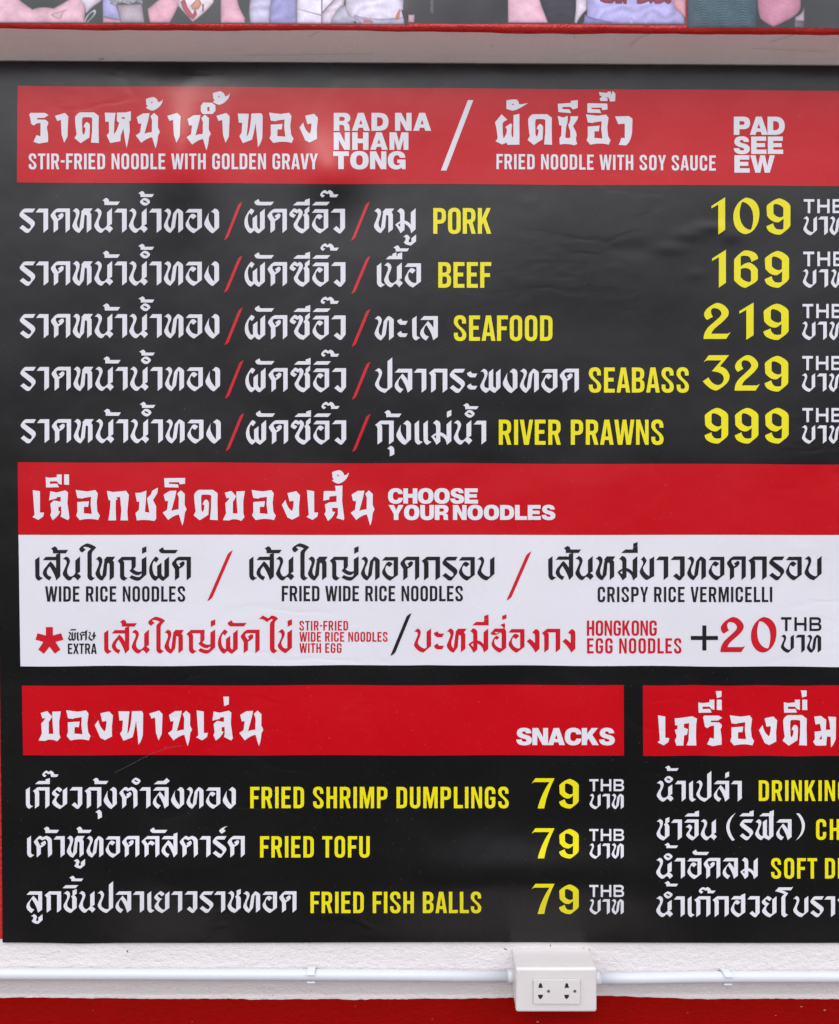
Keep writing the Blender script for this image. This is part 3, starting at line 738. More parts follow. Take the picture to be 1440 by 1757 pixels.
# hairline cracks, specks and trowel marks on the underside
def under(px, py):
    zb = P(px, py).z
    d = PB * min(0.97, max(0.0, (104.5 + px * 0.0047 - py) / 54.0))
    p = P(px, py, d)
    return (p.x, -d, beam_z(p.x) + RISE * d / PB - 0.0003)
cv, cf = [], []
for (xa, ya, xb, yb, w_) in [(1082, 80, 1091, 71, .5), (1091, 71, 1103, 65, .5), (1103, 65, 1122, 60, .4), (843.5, 79, 844.8, 81, 1.2), (984, 65, 987, 68, 1.0),
                             (170, 101.5, 178, 100.2, 1.4), (196, 91, 197.5, 92, 1.0), (1322, 73, 1345, 68, .5), (1345, 68, 1368, 61, .5), (530, 66, 548, 58, .5), (1290, 83, 1420, 89, .35), (420, 95, 640, 92, .3)]:
    dx, dy = xb - xa, yb - ya
    L = math.hypot(dx, dy); nx_, ny_ = -dy / L * w_ / 2, dx / L * w_ / 2
    o = len(cv)
    cv += [under(xa - nx_, ya - ny_), under(xa + nx_, ya + ny_), under(xb + nx_, yb + ny_), under(xb - nx_, yb - ny_)]
    cf.append((o, o + 1, o + 2, o + 3))
obj('crack', cv, cf, plain('crack_grey', (0.40, 0.35, 0.35), 0.9, 0.1), beam)

# ================================================================= THE MENU BANNER
banner = empty('menu_banner', P(730, 1617, 0.0), 'large black vinyl menu with Thai dish names, yellow prices and red section panels', 'menu')
# sheet with slightly wavy edges and its own thickness
def left_x(y): return -9 + (y - 103) * (13 / 1514.0) + 0.7 * math.sin(y / 190.0)
RX = 1540
def sheet_mesh():
    n = 120; m = 60
    vv, ff = [], []
    for j in range(m + 1):
        for i in range(n + 1):
            u, w = i / n, j / m
            xx = left_x(1617) + (RX - left_x(1617)) * u
            zt = beam_z((xx - CX) * S) - 0.0008
            yt = CY - zt / S
            yb = 1617.2 + 0.6 * math.sin(xx / 170.0) + (1.2 * math.exp(-((xx - 135) / 45.0) ** 2))
            y = yt + (yb - yt) * w
            x = left_x(y) + (RX - left_x(y)) * u
            p = P(x, y)
            vv.append((p.x, -0.0005, p.z))
    N = n + 1
    for j in range(m):
        for i in range(n):
            a0 = j * N + i
            ff.append((a0, a0 + N, a0 + N + 1, a0 + 1))
    # back face and rim
    o = len(vv)
    for k in range(o): vv.append((vv[k][0], 0.0004, vv[k][2]))
    ff += [tuple(o + q for q in reversed(t)) for t in ff[:n * m]]
    rim = [i for i in range(N)] + [j * N + n for j in range(1, m + 1)] + [m * N + i for i in range(n - 1, -1, -1)] + [j * N for j in range(m - 1, 0, -1)]
    for q in range(len(rim)):
        a0, b0 = rim[q], rim[(q + 1) % len(rim)]
        ff.append((a0, b0, b0 + o, a0 + o))
    return vv, ff
v, f = sheet_mesh()
obj('vinyl_sheet', v, f, V_BLACK, banner)

PAN = 0.0008
def panel(name, pts, mat, label=None):
    return poly(name, pts, mat, banner, PAN, label)
def edge(x0, y0, x1, y1, n=24, w=0.5):
    return [(x0 + (x1 - x0) * i / n, y0 + (y1 - y0) * i / n + w * math.sin(i * 0.9)) for i in range(n + 1)]
top_panel = panel('header_panel', edge(30.5, 147.3, 1500, 156.2) + list(reversed(edge(29.5, 313.3, 1500, 319.5))), V_RED, 'red panel heading the two noodle dishes, topmost')
choose_panel = panel('header_panel', edge(30.8, 793, 1500, 797) + list(reversed(edge(32, 917.3, 1500, 917.5, w=0.2))), V_RED, 'red panel inviting to choose the noodles')
white_panel = panel('noodle_panel', edge(32.2, 917.7, 1500, 917.9, w=0.2) + list(reversed(edge(35.5, 1143.2, 730, 1141) + edge(730, 1141, 1500, 1144.5))), V_WHITE, 'white panel listing noodle types in black and red')
snack_panel = panel('header_panel', edge(38, 1176.2, 1070.3, 1175) + list(reversed(edge(40, 1295.6, 1070.8, 1296))), V_RED, 'red panel heading the snacks')
drink_panel = panel('header_panel', edge(1103, 1175.7, 1500, 1176.2) + list(reversed(edge(1103.6, 1296.6, 1500, 1297.2))), V_RED, 'red panel heading the drinks')

def head(items, base, h, slope=0.0):
    out = []
    x00 = items[0][1]
    for it in items:
        ch, x = it[0], it[1]
        dy = it[2] if len(it) > 2 else 0
        sc = h / 100.0
        out.append((HD[ch], x, base + dy + slope * (x - x00), sc, sc, 0.0))
    return out

# --- top header
letters('title_lettering', [head([('ร', 50.8), ('า', 95), ('ด', 128.3), ('ห', 180.3), ('น', 233.5), ('้', 250.8), ('า', 287.4), ('น', 320.7, 3), ('ํ', 345), ('้', 365.6, -10), ('า', 371.7), ('ท', 408.5), ('อ', 462), ('ง', 514.3)], 245.8, 51.7)], V_WHITE, top_panel)
letters('subtitle_lettering', [run(BB, list('STIR-FRIED NOODLE WITH GOLDEN GRAVY'), 50, 545.5, 290.8, 27)], V_WHITE, top_panel)
letters('english_lettering', [run(GR, list('RAD NA'), 573, 740, 224.8, 30.8), run(GR, list('NHAM'), 573, 701, 257.5, 30), run(GR, list('TONG'), 572, 696, 290.6, 30.5)], V_WHITE, top_panel)
poly('slash_mark', [(803, 172.3), (812.2, 172.3), (766.2, 293), (756.6, 293)], V_WHITE, top_panel, INK)
letters('title_lettering', [head([('ผ', 849.4), ('ั', 869), ('ด', 905.3), ('ซ', 957), ('ี', 957), ('อ', 1005.6), ('ิ', 1007.6), ('๊', 1027.8), ('ว', 1055.3)], 248.9, 51.7)], V_WHITE, top_panel)
letters('subtitle_lettering', [run(BB, list('FRIED NOODLE WITH SOY SAUCE'), 852, 1228, 290.6, 26, 293.2)], V_WHITE, top_panel)
letters('english_lettering', [run(GR, list('PAD'), 1259, 1346.3, 231.8, 31.2), run(GR, list('SEE'), 1259, 1343.5, 264.5, 29.8), run(GR, list('EW'), 1260, 1329.3, 296.6, 29.8)], V_WHITE, top_panel)

# --- dish rows
A1 = T('ร า ด ห น ้ า น ำo ้h า ท อ ง')
A2 = T('ผ ั ด ซ ี อ ิ ๊ ว')
rows = [
 dict(t1=(34, 376.3, 399.6, 399.9), t2=(419.8, 592.3, 400.2, 400.3), s1=((416.3, 347), (384.7, 412.8)), s2=((635, 346.8), (602.5, 413.5)),
      it=(T('ห ม ู'), 642, 713.3, 399.9), en=('PORK', 743.6, 843, 401.4, 44.2), pr=('109', 1220.7, 1356, 403, 63), thb=(1378.9, 366, 24), bt=(403.9, 32.2), xh=41.5),
 dict(t1=(34.5, 376.2, 490.3, 490.3), t2=(420, 593, 491.5, 491.8), s1=((416.4, 438.9), (384.5, 502.5)), s2=((635.8, 439.7), (603, 505)),
      it=(T('เ น ื ้h อ'), 646.8, 722.5, 493), en=('BEEF', 752.2, 843, 494, 44), pr=('169', 1221.6, 1353.7, 494, 64), thb=(1378, 457, 25), bt=(494, 31.8), xh=41.5),
 dict(t1=(34.7, 376.8, 580.4, 580.5), t2=(420.5, 593.3, 582.5, 583), s1=((417, 528), (385.5, 592.5)), s2=((635.8, 530.5), (603.5, 595.5)),
      it=(T('ท ะ เ ล'), 643, 751.5, 584), en=('SEAFOOD', 779, 948, 585, 43.5), pr=('219', 1207.2, 1353, 583.5, 63), thb=(1376.8, 546, 24.3), bt=(583.5, 31.5), xh=41.4),
 dict(t1=(35.6, 378, 670.6, 671), t2=(421.5, 594, 672.6, 673), s1=((418.3, 618.5), (386.5, 684)), s2=((636, 621), (604, 686)),
      it=(T('ป ล า ก ร ะ พ ง ท อ ด'), 643, 993.3, 673.9), en=('SEABASS', 1010.5, 1182, 673.7, 43), pr=('329', 1205.6, 1352.3, 672, 62), thb=(1376.4, 635.2, 24.2), bt=(672.3, 31.4), xh=41),
 dict(t1=(36, 379.2, 760.3, 760.8), t2=(422.5, 594.3, 762.3, 762.5), s1=((419.5, 709), (387.5, 774)), s2=((636, 710.5), (604.5, 775.5)),
      it=(T('ก ุ ้ ง แ แ ม ่ น ำo ้h า'), 643.8, 834.3, 762.8), en=('RIVER PRAWNS', 856, 1138.6, 763.2, 43), pr=('999', 1209, 1353, 761.2, 62), thb=(1376.5, 724.4, 24.2), bt=(761.3, 31.4), xh=41),
]
BAHT = T('บ า ท')
def currency(x0, x1, base, cap, bbase, bxh, mat, parent, ofs=-1.0):
    letters('currency_lettering', [run(TH, list('THB'), x0, x1, base, cap), run(B, BAHT, x0 + ofs, x1 - 0.6, bbase, bxh)], mat, parent)
for R_ in rows:
    t = R_['t1']; letters('dish_lettering', [run(B, A1, t[0], t[1], t[2], R_['xh'], t[3])], V_WHITE, banner)
    poly('slash_mark', slash_pts(*R_['s1'], 7.0), V_RINK, banner, INK)
    t = R_['t2']; letters('dish_lettering', [run(B, A2, t[0], t[1], t[2], R_['xh'], t[3])], V_WHITE, banner)
    poly('slash_mark', slash_pts(*R_['s2'], 7.0), V_RINK, banner, INK)
    t = R_['it']; letters('topping_lettering', [run(B, t[0], t[1], t[2], t[3], R_['xh'])], V_WHITE, banner)
    t = R_['en']; letters('english_lettering', [run(BB, list(t[0]), t[1], t[2], t[3], t[4])], V_YEL, banner)
    t = R_['pr']; letters('price_lettering', [run(NU, list(t[0]), t[1], t[2], t[3], t[4])], V_YEL, banner)
    t = R_['thb']; b2 = R_['bt']
    currency(t[0], t[0] + 2.93 * t[2], t[1], t[2], b2[0], b2[1], V_WHITE, banner)

# --- choose your noodles
letters('title_lettering', [head([('เ', 56.1), ('ล', 84.9), ('ื', 79), ('อ', 130.3), ('ก', 183.9), ('ช', 232.5), ('น', 279.7), ('ิ2', 282.1), ('ด', 332.6), ('ข', 382.8), ('อ', 432), ('ง', 484), ('เ', 526.3), ('ส', 555), ('้', 570, -7.6), ('น', 602)], 892.5, 51.2)], V_WHITE, choose_panel)
letters('english_lettering', [run(GR, list('CHOOSE'), 666, 820.3, 864, 26), run(GR, list('YOUR NOODLES'), 667, 953, 892, 25.5)], V_WHITE, choose_panel)
SEN = T('เ ส ้ น ใ ห ญ ่')
letters('noodle_lettering', [run(B, SEN + T('ผ ั ด'), 60.8, 328, 996, 40.7)], V_INK, white_panel)
letters('noodle_lettering', [run(B, SEN + T('ท อ ด ก ร อ บ'), 427.8, 848.6, 995.8, 40.7)], V_INK, white_panel)
letters('noodle_lettering', [run(B, T('เ ส ้ น ห ม ี ่h ข า ว ท อ ด ก ร อ บ'), 940.7, 1409.6, 995.3, 40.7)], V_INK, white_panel)
letters('english_lettering', [run(BB, list('WIDE RICE NOODLES'), 78, 318.3, 1032.2, 26.3)], V_INK, white_panel)
letters('english_lettering', [run(BB, list('FRIED WIDE RICE NOODLES'), 483.8, 794.5, 1031.5, 26.3)], V_INK, white_panel)
letters('english_lettering', [run(BB, list('CRISPY RICE VERMICELLI'), 1025.5, 1325, 1033, 26.2)], V_INK, white_panel)
poly('slash_mark', slash_pts((400, 944), (356, 1031.4), 8.4), V_RINK, white_panel, INK)
poly('slash_mark', slash_pts((912, 946), (869, 1030.5), 8.4), V_RINK, white_panel, INK)
poly('slash_mark', slash_pts((706.2, 1052), (670, 1125.2), 8.0), V_INK, white_panel, INK)
ast = parse('210,222 297,222 297,325 400,298 427,378 330,405 390,500 322,550 255,465 187,550 117,500 180,405 82,378 107,298 210,325')
poly('asterisk_mark', [(50 + x / 7.2, 1045 + y / 7.2) for x, y in ast], V_RINK, white_panel, INK)
letters('extra_lettering', [run(B, T('พ ิ เ ศ ษ'), 117.4, 165.3, 1099.4, 15.6), run(BB, list('EXTRA'), 117, 166.4, 1121.8, 17.8)], V_INK, white_panel)
letters('noodle_lettering', [run(B, SEN + T('ผ ั ด ไ ข2 ่'), 179, 501.3, 1121.4, 40.4, 1120.6)], V_RINK, white_panel)
letters('english_lettering', [run(BB, list('STIR-FRIED'), 514, 597.5, 1081.6, 16.4), run(BB, list('WIDE RICE NOODLES'), 514, 665.3, 1100.8, 16.6), run(BB, list('WITH EGG'), 514, 586.3, 1120, 16.5)], V_RINK, white_panel)
letters('noodle_lettering', [run(B, T('บ ะ ห ม ี ่h ฮ ่h อ ง2 ก ง2'), 710, 987.2, 1119.3, 40.6)], V_RINK, white_panel)
letters('english_lettering', [run(BB, list('HONGKONG'), 1007, 1127, 1090.6, 26), run(BB, list('EGG NOODLES'), 1007.3, 1169.3, 1121, 26)], V_RINK, white_panel)
poly('plus_mark', [(1205, 1073), (1212, 1073), (1212, 1091), (1231.8, 1091), (1231.8, 1098), (1212, 1098), (1212, 1116), (1205, 1116), (1205, 1098), (1185.2, 1098), (1185.2, 1091), (1205, 1091)], V_INK, white_panel, INK)
letters('price_lettering', [run(NU, list('20'), 1236, 1332.2, 1120.5, 61.5)], V_RINK, white_panel)
currency(1340, 1409.4, 1082.6, 23.8, 1119.8, 31, V_INK, white_panel, -0.6)

# --- snacks
letters('title_lettering', [head([('ข', 67), ('อ', 114.2), ('ง', 163), ('ท', 203.8), ('า', 256.7), ('น', 288.8), ('เ', 337), ('ล', 364.9), ('่', 383.6), ('น', 411)], 1270.4, 51.4)], V_WHITE, snack_panel)
letters('english_lettering', [run(GR, list('SNACKS'), 886, 1055, 1278.2, 29.3)], V_WHITE, snack_panel)
snacks = [(T('เ ก ี ๊ ย ว ก ุ ้ ง ต ำo า ล ึ ง ท อ ง'), 45, 405, 1387, 'FRIED SHRIMP DUMPLINGS', 429.8, 873, 1386.4, 1387, 1336.6, 1388),
          (T('เ ต ้ า ห ู ้ ท อ ด ค ั ส ต า ร ์ ด'), 47, 420.3, 1470.8, 'FRIED TOFU', 446.6, 634.6, 1471, 1472.7, 1422, 1473),
          (T('ล ู ก ช ิ ้h น ป ล า เ ย า ว ร า ช ท อ ด'), 46, 509, 1565.6, 'FRIED FISH BALLS', 533, 826, 1566.3, 1568, 1518, 1568.6)]
for th, x0, x1, by, en, e0, e1, eb, nb_, tt, bb in snacks:
    letters('dish_lettering', [run(B, th, x0, x1, by, 36.6)], V_WHITE, banner)
    letters('english_lettering', [run(BB, list(en), e0, e1, eb, 36.6)], V_YEL, banner)
    letters('price_lettering', [run(NU, list('79'), 912.3, 993, nb_, 51.3)], V_YEL, banner)
    currency(1011.3, 1070.8, tt + 20.6, 20.6, bb, 26.2, V_WHITE, banner, 0)

# --- drinks
letters('title_lettering', [head([('เ', 1128.3), ('ค', 1157.6), ('ร', 1205.9), ('ื', 1198), ('่s', 1228), ('อ', 1252), ('ง', 1302), ('ด', 1342.6), ('ื', 1344.6), ('่s', 1374, -1), ('ม', 1395)], 1279, 51.4)], V_WHITE, drink_panel)
NAM = T('น2 ำp ้h า')
letters('drink_lettering', [run(B, NAM + T('เ ป ล ่ า'), 1127, 1272.6, 1375, 35.6)], V_WHITE, banner)
letters('drink_lettering', [run(B, T('ช า จ ี น'), 1126.6, 1229.7, 1441.3, 35.6), run(B, T('('), 1246, 1262.5, 1441.3, 35.6), run(B, T('ร ี ฟ ี ล'), 1269.4, 1358, 1441, 35.6), run(B, T(')'), 1365, 1381.4, 1441, 35.6)], V_WHITE, banner)
letters('drink_lettering', [run(B, NAM + T('อ ั ด ล ม'), 1126, 1300, 1507.4, 35.6)], V_WHITE, banner)
letters('drink_lettering', [run(B, NAM + T('เ ก ๊l ก ฮ2 ว ย โ บ ร า'), 1126, 1432.6, 1573, 35.6), run(B, T('ณ'), 1436.4, 1485, 1573, 35.6)], V_WHITE, banner)
letters('english_lettering', [run(BB, list('DRINKING'), 1301.8, 1455, 1374, 35.4)], V_YEL, banner)
letters('english_lettering', [run(BB, list('CH'), 1400, 1441, 1440.6, 35.4)], V_YEL, banner)
letters('english_lettering', [run(BB, list('SOFT'), 1323, 1401.8, 1507, 35), run(BB, list('DR'), 1415.3, 1455, 1507, 35)], V_YEL, banner)

sc_ = [(198, 1325), (224, 1312), (250, 1298), (268, 1290), (292, 1282), (312, 1279)]
sv = [(x, y - 0.22) for x, y in sc_] + [(x, y + 0.22) for x, y in reversed(sc_)]
poly('scratch', sv, vinyl('vinyl_scratch', (0.16, 0.10, 0.10)), banner, 0.0011)

# ================================================================= PHOTO POSTERS ON THE BEAM
DP = PB + 0.0006
import numpy as np
def print_mat():
    m, n, l, b = new_mat('poster_print')
    at = n.new('ShaderNodeAttribute'); at.attribute_name = 'print'
    l.new(at.outputs['Color'], b.inputs['Base Color'])
    b.inputs['Roughness'].default_value = 0.36
    b.inputs['Specular IOR Level'].default_value = 0.3
    geo = n.new('ShaderNodeNewGeometry')
    bp = n.new('ShaderNodeBump'); bp.inputs['Distance'].default_value = 1.0
    l.new(math2(n, l, 'MULTIPLY', noise(n, l, geo.outputs['Position'], 7.0, 2.0), 0.006), bp.inputs['Height'])
    l.new(bp.outputs[0], b.inputs['Normal'])
    return m
PRINT = print_mat()
def inside_dist(poly_, X, Y):
    """signed distance to a polygon, positive inside"""
    p = np.array(poly_); q = np.roll(p, -1, axis=0)
    d2 = np.full(X.shape, 1e9); w = np.zeros(X.shape, int)
    for (x0, y0), (x1, y1) in zip(p, q):
        ex, ey = x1 - x0, y1 - y0
        L = ex * ex + ey * ey + 1e-9
        t = np.clip(((X - x0) * ex + (Y - y0) * ey) / L, 0, 1)
        d2 = np.minimum(d2, (X - x0 - t * ex) ** 2 + (Y - y0 - t * ey) ** 2)
        c = (y0 <= Y) != (y1 <= Y)
        xc = x0 + (Y - y0) * ex / (ey if abs(ey) > 1e-9 else 1e-9)
        w += np.where(c & (xc > X), 1 if y1 > y0 else -1, 0)
    return np.where(w != 0, 1, -1) * np.sqrt(d2)
def vnoise(X, Y, sc, seed):
    rs = np.random.RandomState(seed); T_ = rs.rand(64, 64)
    u, v_ = X / sc, Y / sc
    i, j = np.floor(u).astype(int), np.floor(v_).astype(int)
    a_, b2 = u - i, v_ - j
    a_, b2 = a_ * a_ * (3 - 2 * a_), b2 * b2 * (3 - 2 * b2)
    g = lambda ii, jj: T_[ii % 64, jj % 64]
    return (g(i, j) * (1 - a_) + g(i + 1, j) * a_) * (1 - b2) + (g(i, j + 1) * (1 - a_) + g(i + 1, j + 1) * a_) * b2
def poster(label, x0, x1, ytop, yb0, yb1, bgcol, shapes, lift_edge=0.0):
    e = empty('photo_poster', P((x0 + x1) / 2, (yb0 + yb1) / 2, DP), label, 'poster')
    nx = int((x1 - x0) / 1.25)
    ys = [ytop, ytop * 0.6, ytop * 0.3, -8.0] + [-4 + k * 1.1 for k in range(int((yb0 + 4) / 1.1))]
    ny = len(ys)
    X = np.zeros((ny + 1, nx + 1)); Y = np.zeros_like(X)
    for i in range(nx + 1):
        t = i / nx
        X[:, i] = x0 + (x1 - x0) * t
        Y[:ny, i] = ys
        Y[ny, i] = yb0 + (yb1 - yb0) * t + 0.4 * math.sin(t * 9)
    C = np.zeros(X.shape + (3,)); C[:] = np.array(bgcol) * 1.0
    C *= (0.50 + 0.24 * vnoise(X, Y * 0.6, 46, 3))[..., None]
    for k, (nm, c, sp_) in enumerate(shapes):
        d = inside_dist([(px / 6.0, py / 6.0) for px, py in parse(sp_)], X, Y)
        al = np.clip((d + 0.9) / 1.8, 0, 1); al = al * al * (3 - 2 * al)
        din = np.maximum(d, 0)
        f_ = 1.03 - 0.17 * np.exp(-din / 1.8) - 0.17 * np.exp(-din / 8.0)
        f_ = f_ * (0.90 + 0.13 * vnoise(X, Y, 13, k + 10) + 0.07 * vnoise(X, Y, 4, k + 40))
        if any(q in nm for q in ('shirt', 'top', 'tee', 'trouser', 'blouse', 'cloth')):
            f_ = f_ * (1 + 0.05 * np.sin(X * 0.10 + Y * 0.30 + 9 * vnoise(X, Y, 26, k)))
        if 'lace' in nm: f_ = f_ * (0.72 + 0.6 * vnoise(X, Y, 2.6, k))
        if 'jumper' in nm:
            col_ = np.cos((X - 1240) * 2 * np.pi / 34)
            f_ = f_ * (0.9 + 0.17 * np.sin(Y * 1.35 + 1.2 * np.abs(((X % 17) - 8.5) / 4)) * (col_ > 0.1) + 0.12 * vnoise(X, Y, 3, 4))
        if 'letters' not in nm and 'seam' not in nm and 'patch' not in nm:
            tint = np.stack([1 + 0.0 * X, 1 - 0.05 * np.exp(-din / 4), 1 - 0.03 * np.exp(-din / 4)], -1)
        else: tint = 1.0
        C = C * (1 - al[..., None]) + (np.array(c) * f_[..., None] * tint) * al[..., None]
    C = np.clip(C * 0.975, 0, 250) / 255
    Lc = np.where(C <= 0.04045, C / 12.92, ((C + 0.055) / 1.055) ** 2.4)
    vv = [tuple(P(X[j, i], Y[j, i], DP)) for j in range(ny + 1) for i in range(nx + 1)]
    N = nx + 1
    ff = [(j * N + i, (j + 1) * N + i, (j + 1) * N + i + 1, j * N + i + 1) for j in range(ny) for i in range(nx)]
    o = obj('printed_picture', vv, ff, PRINT, e)
    ca = o.data.color_attributes.new('print', 'FLOAT_COLOR', 'POINT')
    ca.data.foreach_set('color', np.concatenate([Lc.reshape(-1, 3), np.ones((len(vv), 1))], 1).ravel())
    # the sheet's own edge, white card behind the print
    p0, p1 = P(x0, ytop, DP), P(x1, yb1, DP)
    n = 40; vv = []; ff = []
    for i in range(n + 1):
        t = i / n
        q = P(x0 + (x1 - x0) * t, yb0 + (yb1 - yb0) * t + 0.4 * math.sin(t * 9), DP)
        vv += [(q.x, -DP + 0.00004, p0.z), (q.x, -DP + 0.00004, q.z), (q.x, -PB - 0.0001, q.z)]
        if i:
            a0 = 3 * (i - 1)
            ff += [(a0, a0 + 1, a0 + 4, a0 + 3), (a0 + 1, a0 + 2, a0 + 5, a0 + 4)]
    obj('card', vv, ff, CARD, e)
    return e
CARD = plain('poster_card', (0.5, 0.5, 0.52), 0.6)
U6 = -420
poster('poster of people in pale clothes with bare forearms and a floral tattoo, left of three', -60, 700.5, -70, 38.2, 41.3, (84, 92, 97), [
 ('printed_arm', (226, 182, 198), '-360,-420 205,-420 205,0 ~250,40 335,95 ~430,55 550,85 ~640,40 715,-10 715,-420 840,-420 ~850,0 875,70 ~885,110 862,228 -360,228'),
 ('printed_fingers', (236, 196, 208), '520,150 ~560,120 700,95 ~650,120 640,160 ~640,190 610,195 ~560,185 520,150'),
 ('printed_sleeve', (218, 208, 222), '820,-420 1050,-420 1040,10 ~960,60 910,110 ~880,160 880,100 ~870,40 830,20'),
 ('printed_strap', (226, 228, 234), '862,228 ~880,150 970,95 ~1000,100 985,140 ~950,190 900,228 885,228 ~950,180 970,130 ~960,110 930,140 ~890,180 880,228'),
 ('printed_shirt', (176, 174, 226), '1045,-420 1180,-420 1185,30 ~1220,100 1240,205 1060,170'),
 ('printed_hem', (210, 172, 184), '1060,172 1238,206 1245,229 1060,229'),
 ('printed_lace', (158, 160, 168), '1110,-420 1470,-420 1470,40 1400,20 1330,45 1250,25 1180,55 1130,30'),
 ('printed_skirt', (170, 158, 170), '1205,50 1460,40 1488,229 1245,229'),
 ('printed_elbow', (222, 168, 186), '1520,90 ~1560,60 1680,-40 1760,-420 1860,-420 1850,20 ~1790,170 1745,230 1545,230 ~1525,160 1520,90'),
 ('printed_badge', (226, 214, 224), '1845,-420 2215,-420 2200,20 ~2130,120 1985,222 1835,60'),
 ('printed_flower', (190, 92, 104), '1860,20 1900,-20 1930,70 1985,150 2010,80 2030,150 1990,200 1940,170 1890,100'),
 ('printed_flower', (214, 160, 140), '1960,60 2040,-30 2080,40 2040,95 1985,100'),
 ('printed_petal', (176, 70, 92), '2085,40 2100,40 2095,120 2082,118'),
 ('printed_forearm', (228, 176, 196), '2275,-420 2440,-420 2445,0 ~2460,80 2520,180 2522,234 2275,234 ~2270,120 2275,0'),
 ('printed_trousers', (196, 192, 220), '2575,-420 2830,-420 2820,20 ~2780,60 2775,234 2580,234 ~2555,120 2575,0'),
 ('printed_trousers', (150, 148, 200), '2780,234 2775,80 ~2800,30 2830,-420 3060,-420 3055,238 2790,236'),
 ('printed_bag', (222, 216, 236), '3060,-420 3490,-420 3470,238 3055,238'),
 ('printed_bag_seam', (140, 120, 140), '3060,90 3075,92 3310,152 3315,162 3300,158'),
 ('printed_bag_seam', (140, 120, 140), '3312,-420 3325,-420 3320,120 3440,-10 3455,-10 3318,142 3318,238 3308,238'),
 ('printed_blouse', (222, 212, 228), '3318,140 3450,0 3520,-420 3620,-420 3540,50 ~3420,140 3420,238 3322,238'),
 ('printed_shirt', (188, 188, 208), '3400,238 ~3440,140 3510,60 3600,45 3700,200 3600,238'),
 ('printed_tee', (216, 210, 232), '3560,-420 4180,-420 4150,100 ~4180,180 4150,248 3740,248 ~3640,230 3650,180 ~3545,180 3560,20'),
 ('printed_tee_hem', (196, 194, 216), '3650,150 ~3800,210 4060,185 4160,170 4160,248 3740,248 3650,190'),
 ('printed_patch', (232, 132, 146), '3740,200 3820,205 3870,245 3750,248'),
 ('printed_mark', (226, 150, 120), '4075,170 ~4080,140 4120,85 ~4130,140 4100,205 ~4075,200 4075,170'),
 ('printed_shorts', (60, 62, 70), '4130,100 4200,115 4200,205 4160,200'),
])
poster('poster of people in grey and lavender tops above the red strip, middle of three', 701, 1176.8, -70, 38.6, 41.8, (80, 82, 90), [
 ('printed_cloth', (104, 104, 112), '4425,-420 4480,-420 4465,140 4430,130'),
 ('printed_glove', (210, 180, 198), '4203,150 4270,150 4265,230 4203,230'),
 ('printed_arm', (230, 184, 204), '5226,-420 5540,-420 5560,0 ~5600,120 5645,232 5232,232'),
 ('printed_cloth', (52, 50, 62), '5560,-420 5940,-420 5930,40 5920,240 5648,234 ~5590,90 5560,0'),
 ('printed_strap', (226, 216, 232), '5935,-420 6060,-420 6040,100 ~5990,140 5935,238 5915,238 5930,100'),
 ('printed_top', (176, 170, 222), '6045,-420 6950,-420 6935,30 ~7000,120 7050,180 7050,250 6000,244 ~6060,180 6040,60'),
 ('printed_fold', (150, 148, 204), '6020,150 ~6150,210 6400,232 ~6120,225 6010,242'),
 ('printed_fold', (206, 204, 240), '6460,243 6500,170 6540,243'),
 ('printed_skin', (228, 168, 180), '6935,-420 7060,-420 7060,180 7000,130 ~6940,70 6930,30'),
 ('printed_letters', (140, 62, 82), '6140,-420 6460,-420 6455,40 6420,40 6415,12 6400,38 6340,36 6335,10 6300,34 6230,32 6180,10'),
 ('printed_letters', (140, 62, 82), '6560,-420 6920,-420 6915,25 6880,42 6840,15 6800,38 6745,38 6730,12 6700,40 6680,12 6640,30 6600,40 6560,38'),
])
poster('poster of a knitted teal jumper and a bent elbow, right of three and hung lower', 1178.6, 1520, -70, 46.2, 48.6, (84, 88, 94), [
 ('printed_jumper', (66, 92, 104), '7075,-420 7800,-420 7790,278 7076,276'),
 ('printed_arm', (196, 134, 158), '7800,-420 8260,-420 8245,80 ~8220,160 8100,210 ~8000,260 7965,272 ~7900,250 7830,190 ~7800,100 7800,0'),
 ('printed_cuff', (190, 170, 188), '8190,175 ~8270,140 8282,70 8282,215 8188,214'),
 ('printed_cloth', (112, 112, 122), '8184,216 8282,216 8275,284 8182,284'),
])

# ================================================================= CONDUIT, CLIPS, SOCKET
def tube(path, rad, seg=24):
    vv, ff = [], []
    for i, c in enumerate(path):
        for k in range(seg):
            t = 2 * math.pi * k / seg
            vv.append((c[0], c[1] + rad * math.cos(t), c[2] + rad * math.sin(t)))
        if i:
            for k in range(seg):
                a0, b0 = (i - 1) * seg, i * seg
                ff.append((a0 + k, b0 + k, b0 + (k + 1) % seg, a0 + (k + 1) % seg))
    n = len(path)
    ff.append(tuple(range(seg))); ff.append(tuple((n - 1) * seg + k for k in reversed(range(seg))))
    return vv, ff
PR = 0.0076
PD = 0.0085          # pipe axis in front of the menu plane
def pipe(label, pts_, ring_x):
    path = [P(x, y, PD) for x, y in pts_]
    e = empty('conduit_pipe', path[len(path) // 2], label, 'pipe', 'white conduit along the wall')
    v, f = tube(path, PR)
    obj('tube', v, f, PVC, e, True)
    a_, b2 = ring_x
    v, f = tube([P(a_[0], a_[1], PD), P(b2[0], b2[1], PD)], PR + 0.0009)
    obj('adapter', v, f, PVC, e, True)
    return e
pipe('long white conduit running from the left edge into the white socket box', [(-1500, 1667), (-300, 1670), (0, 1671.3), (250, 1671.8), (500, 1672.6), (700, 1673.6), (882, 1675.5)], ((871, 1675.3), (882, 1675.5)))
pipe('white conduit leaving the socket box towards the right edge', [(1015, 1679), (1100, 1678.5), (1180, 1677), (1260, 1676), (1440, 1676), (1900, 1677), (3200, 1679)], ((1016, 1679), (1030, 1678.9)))

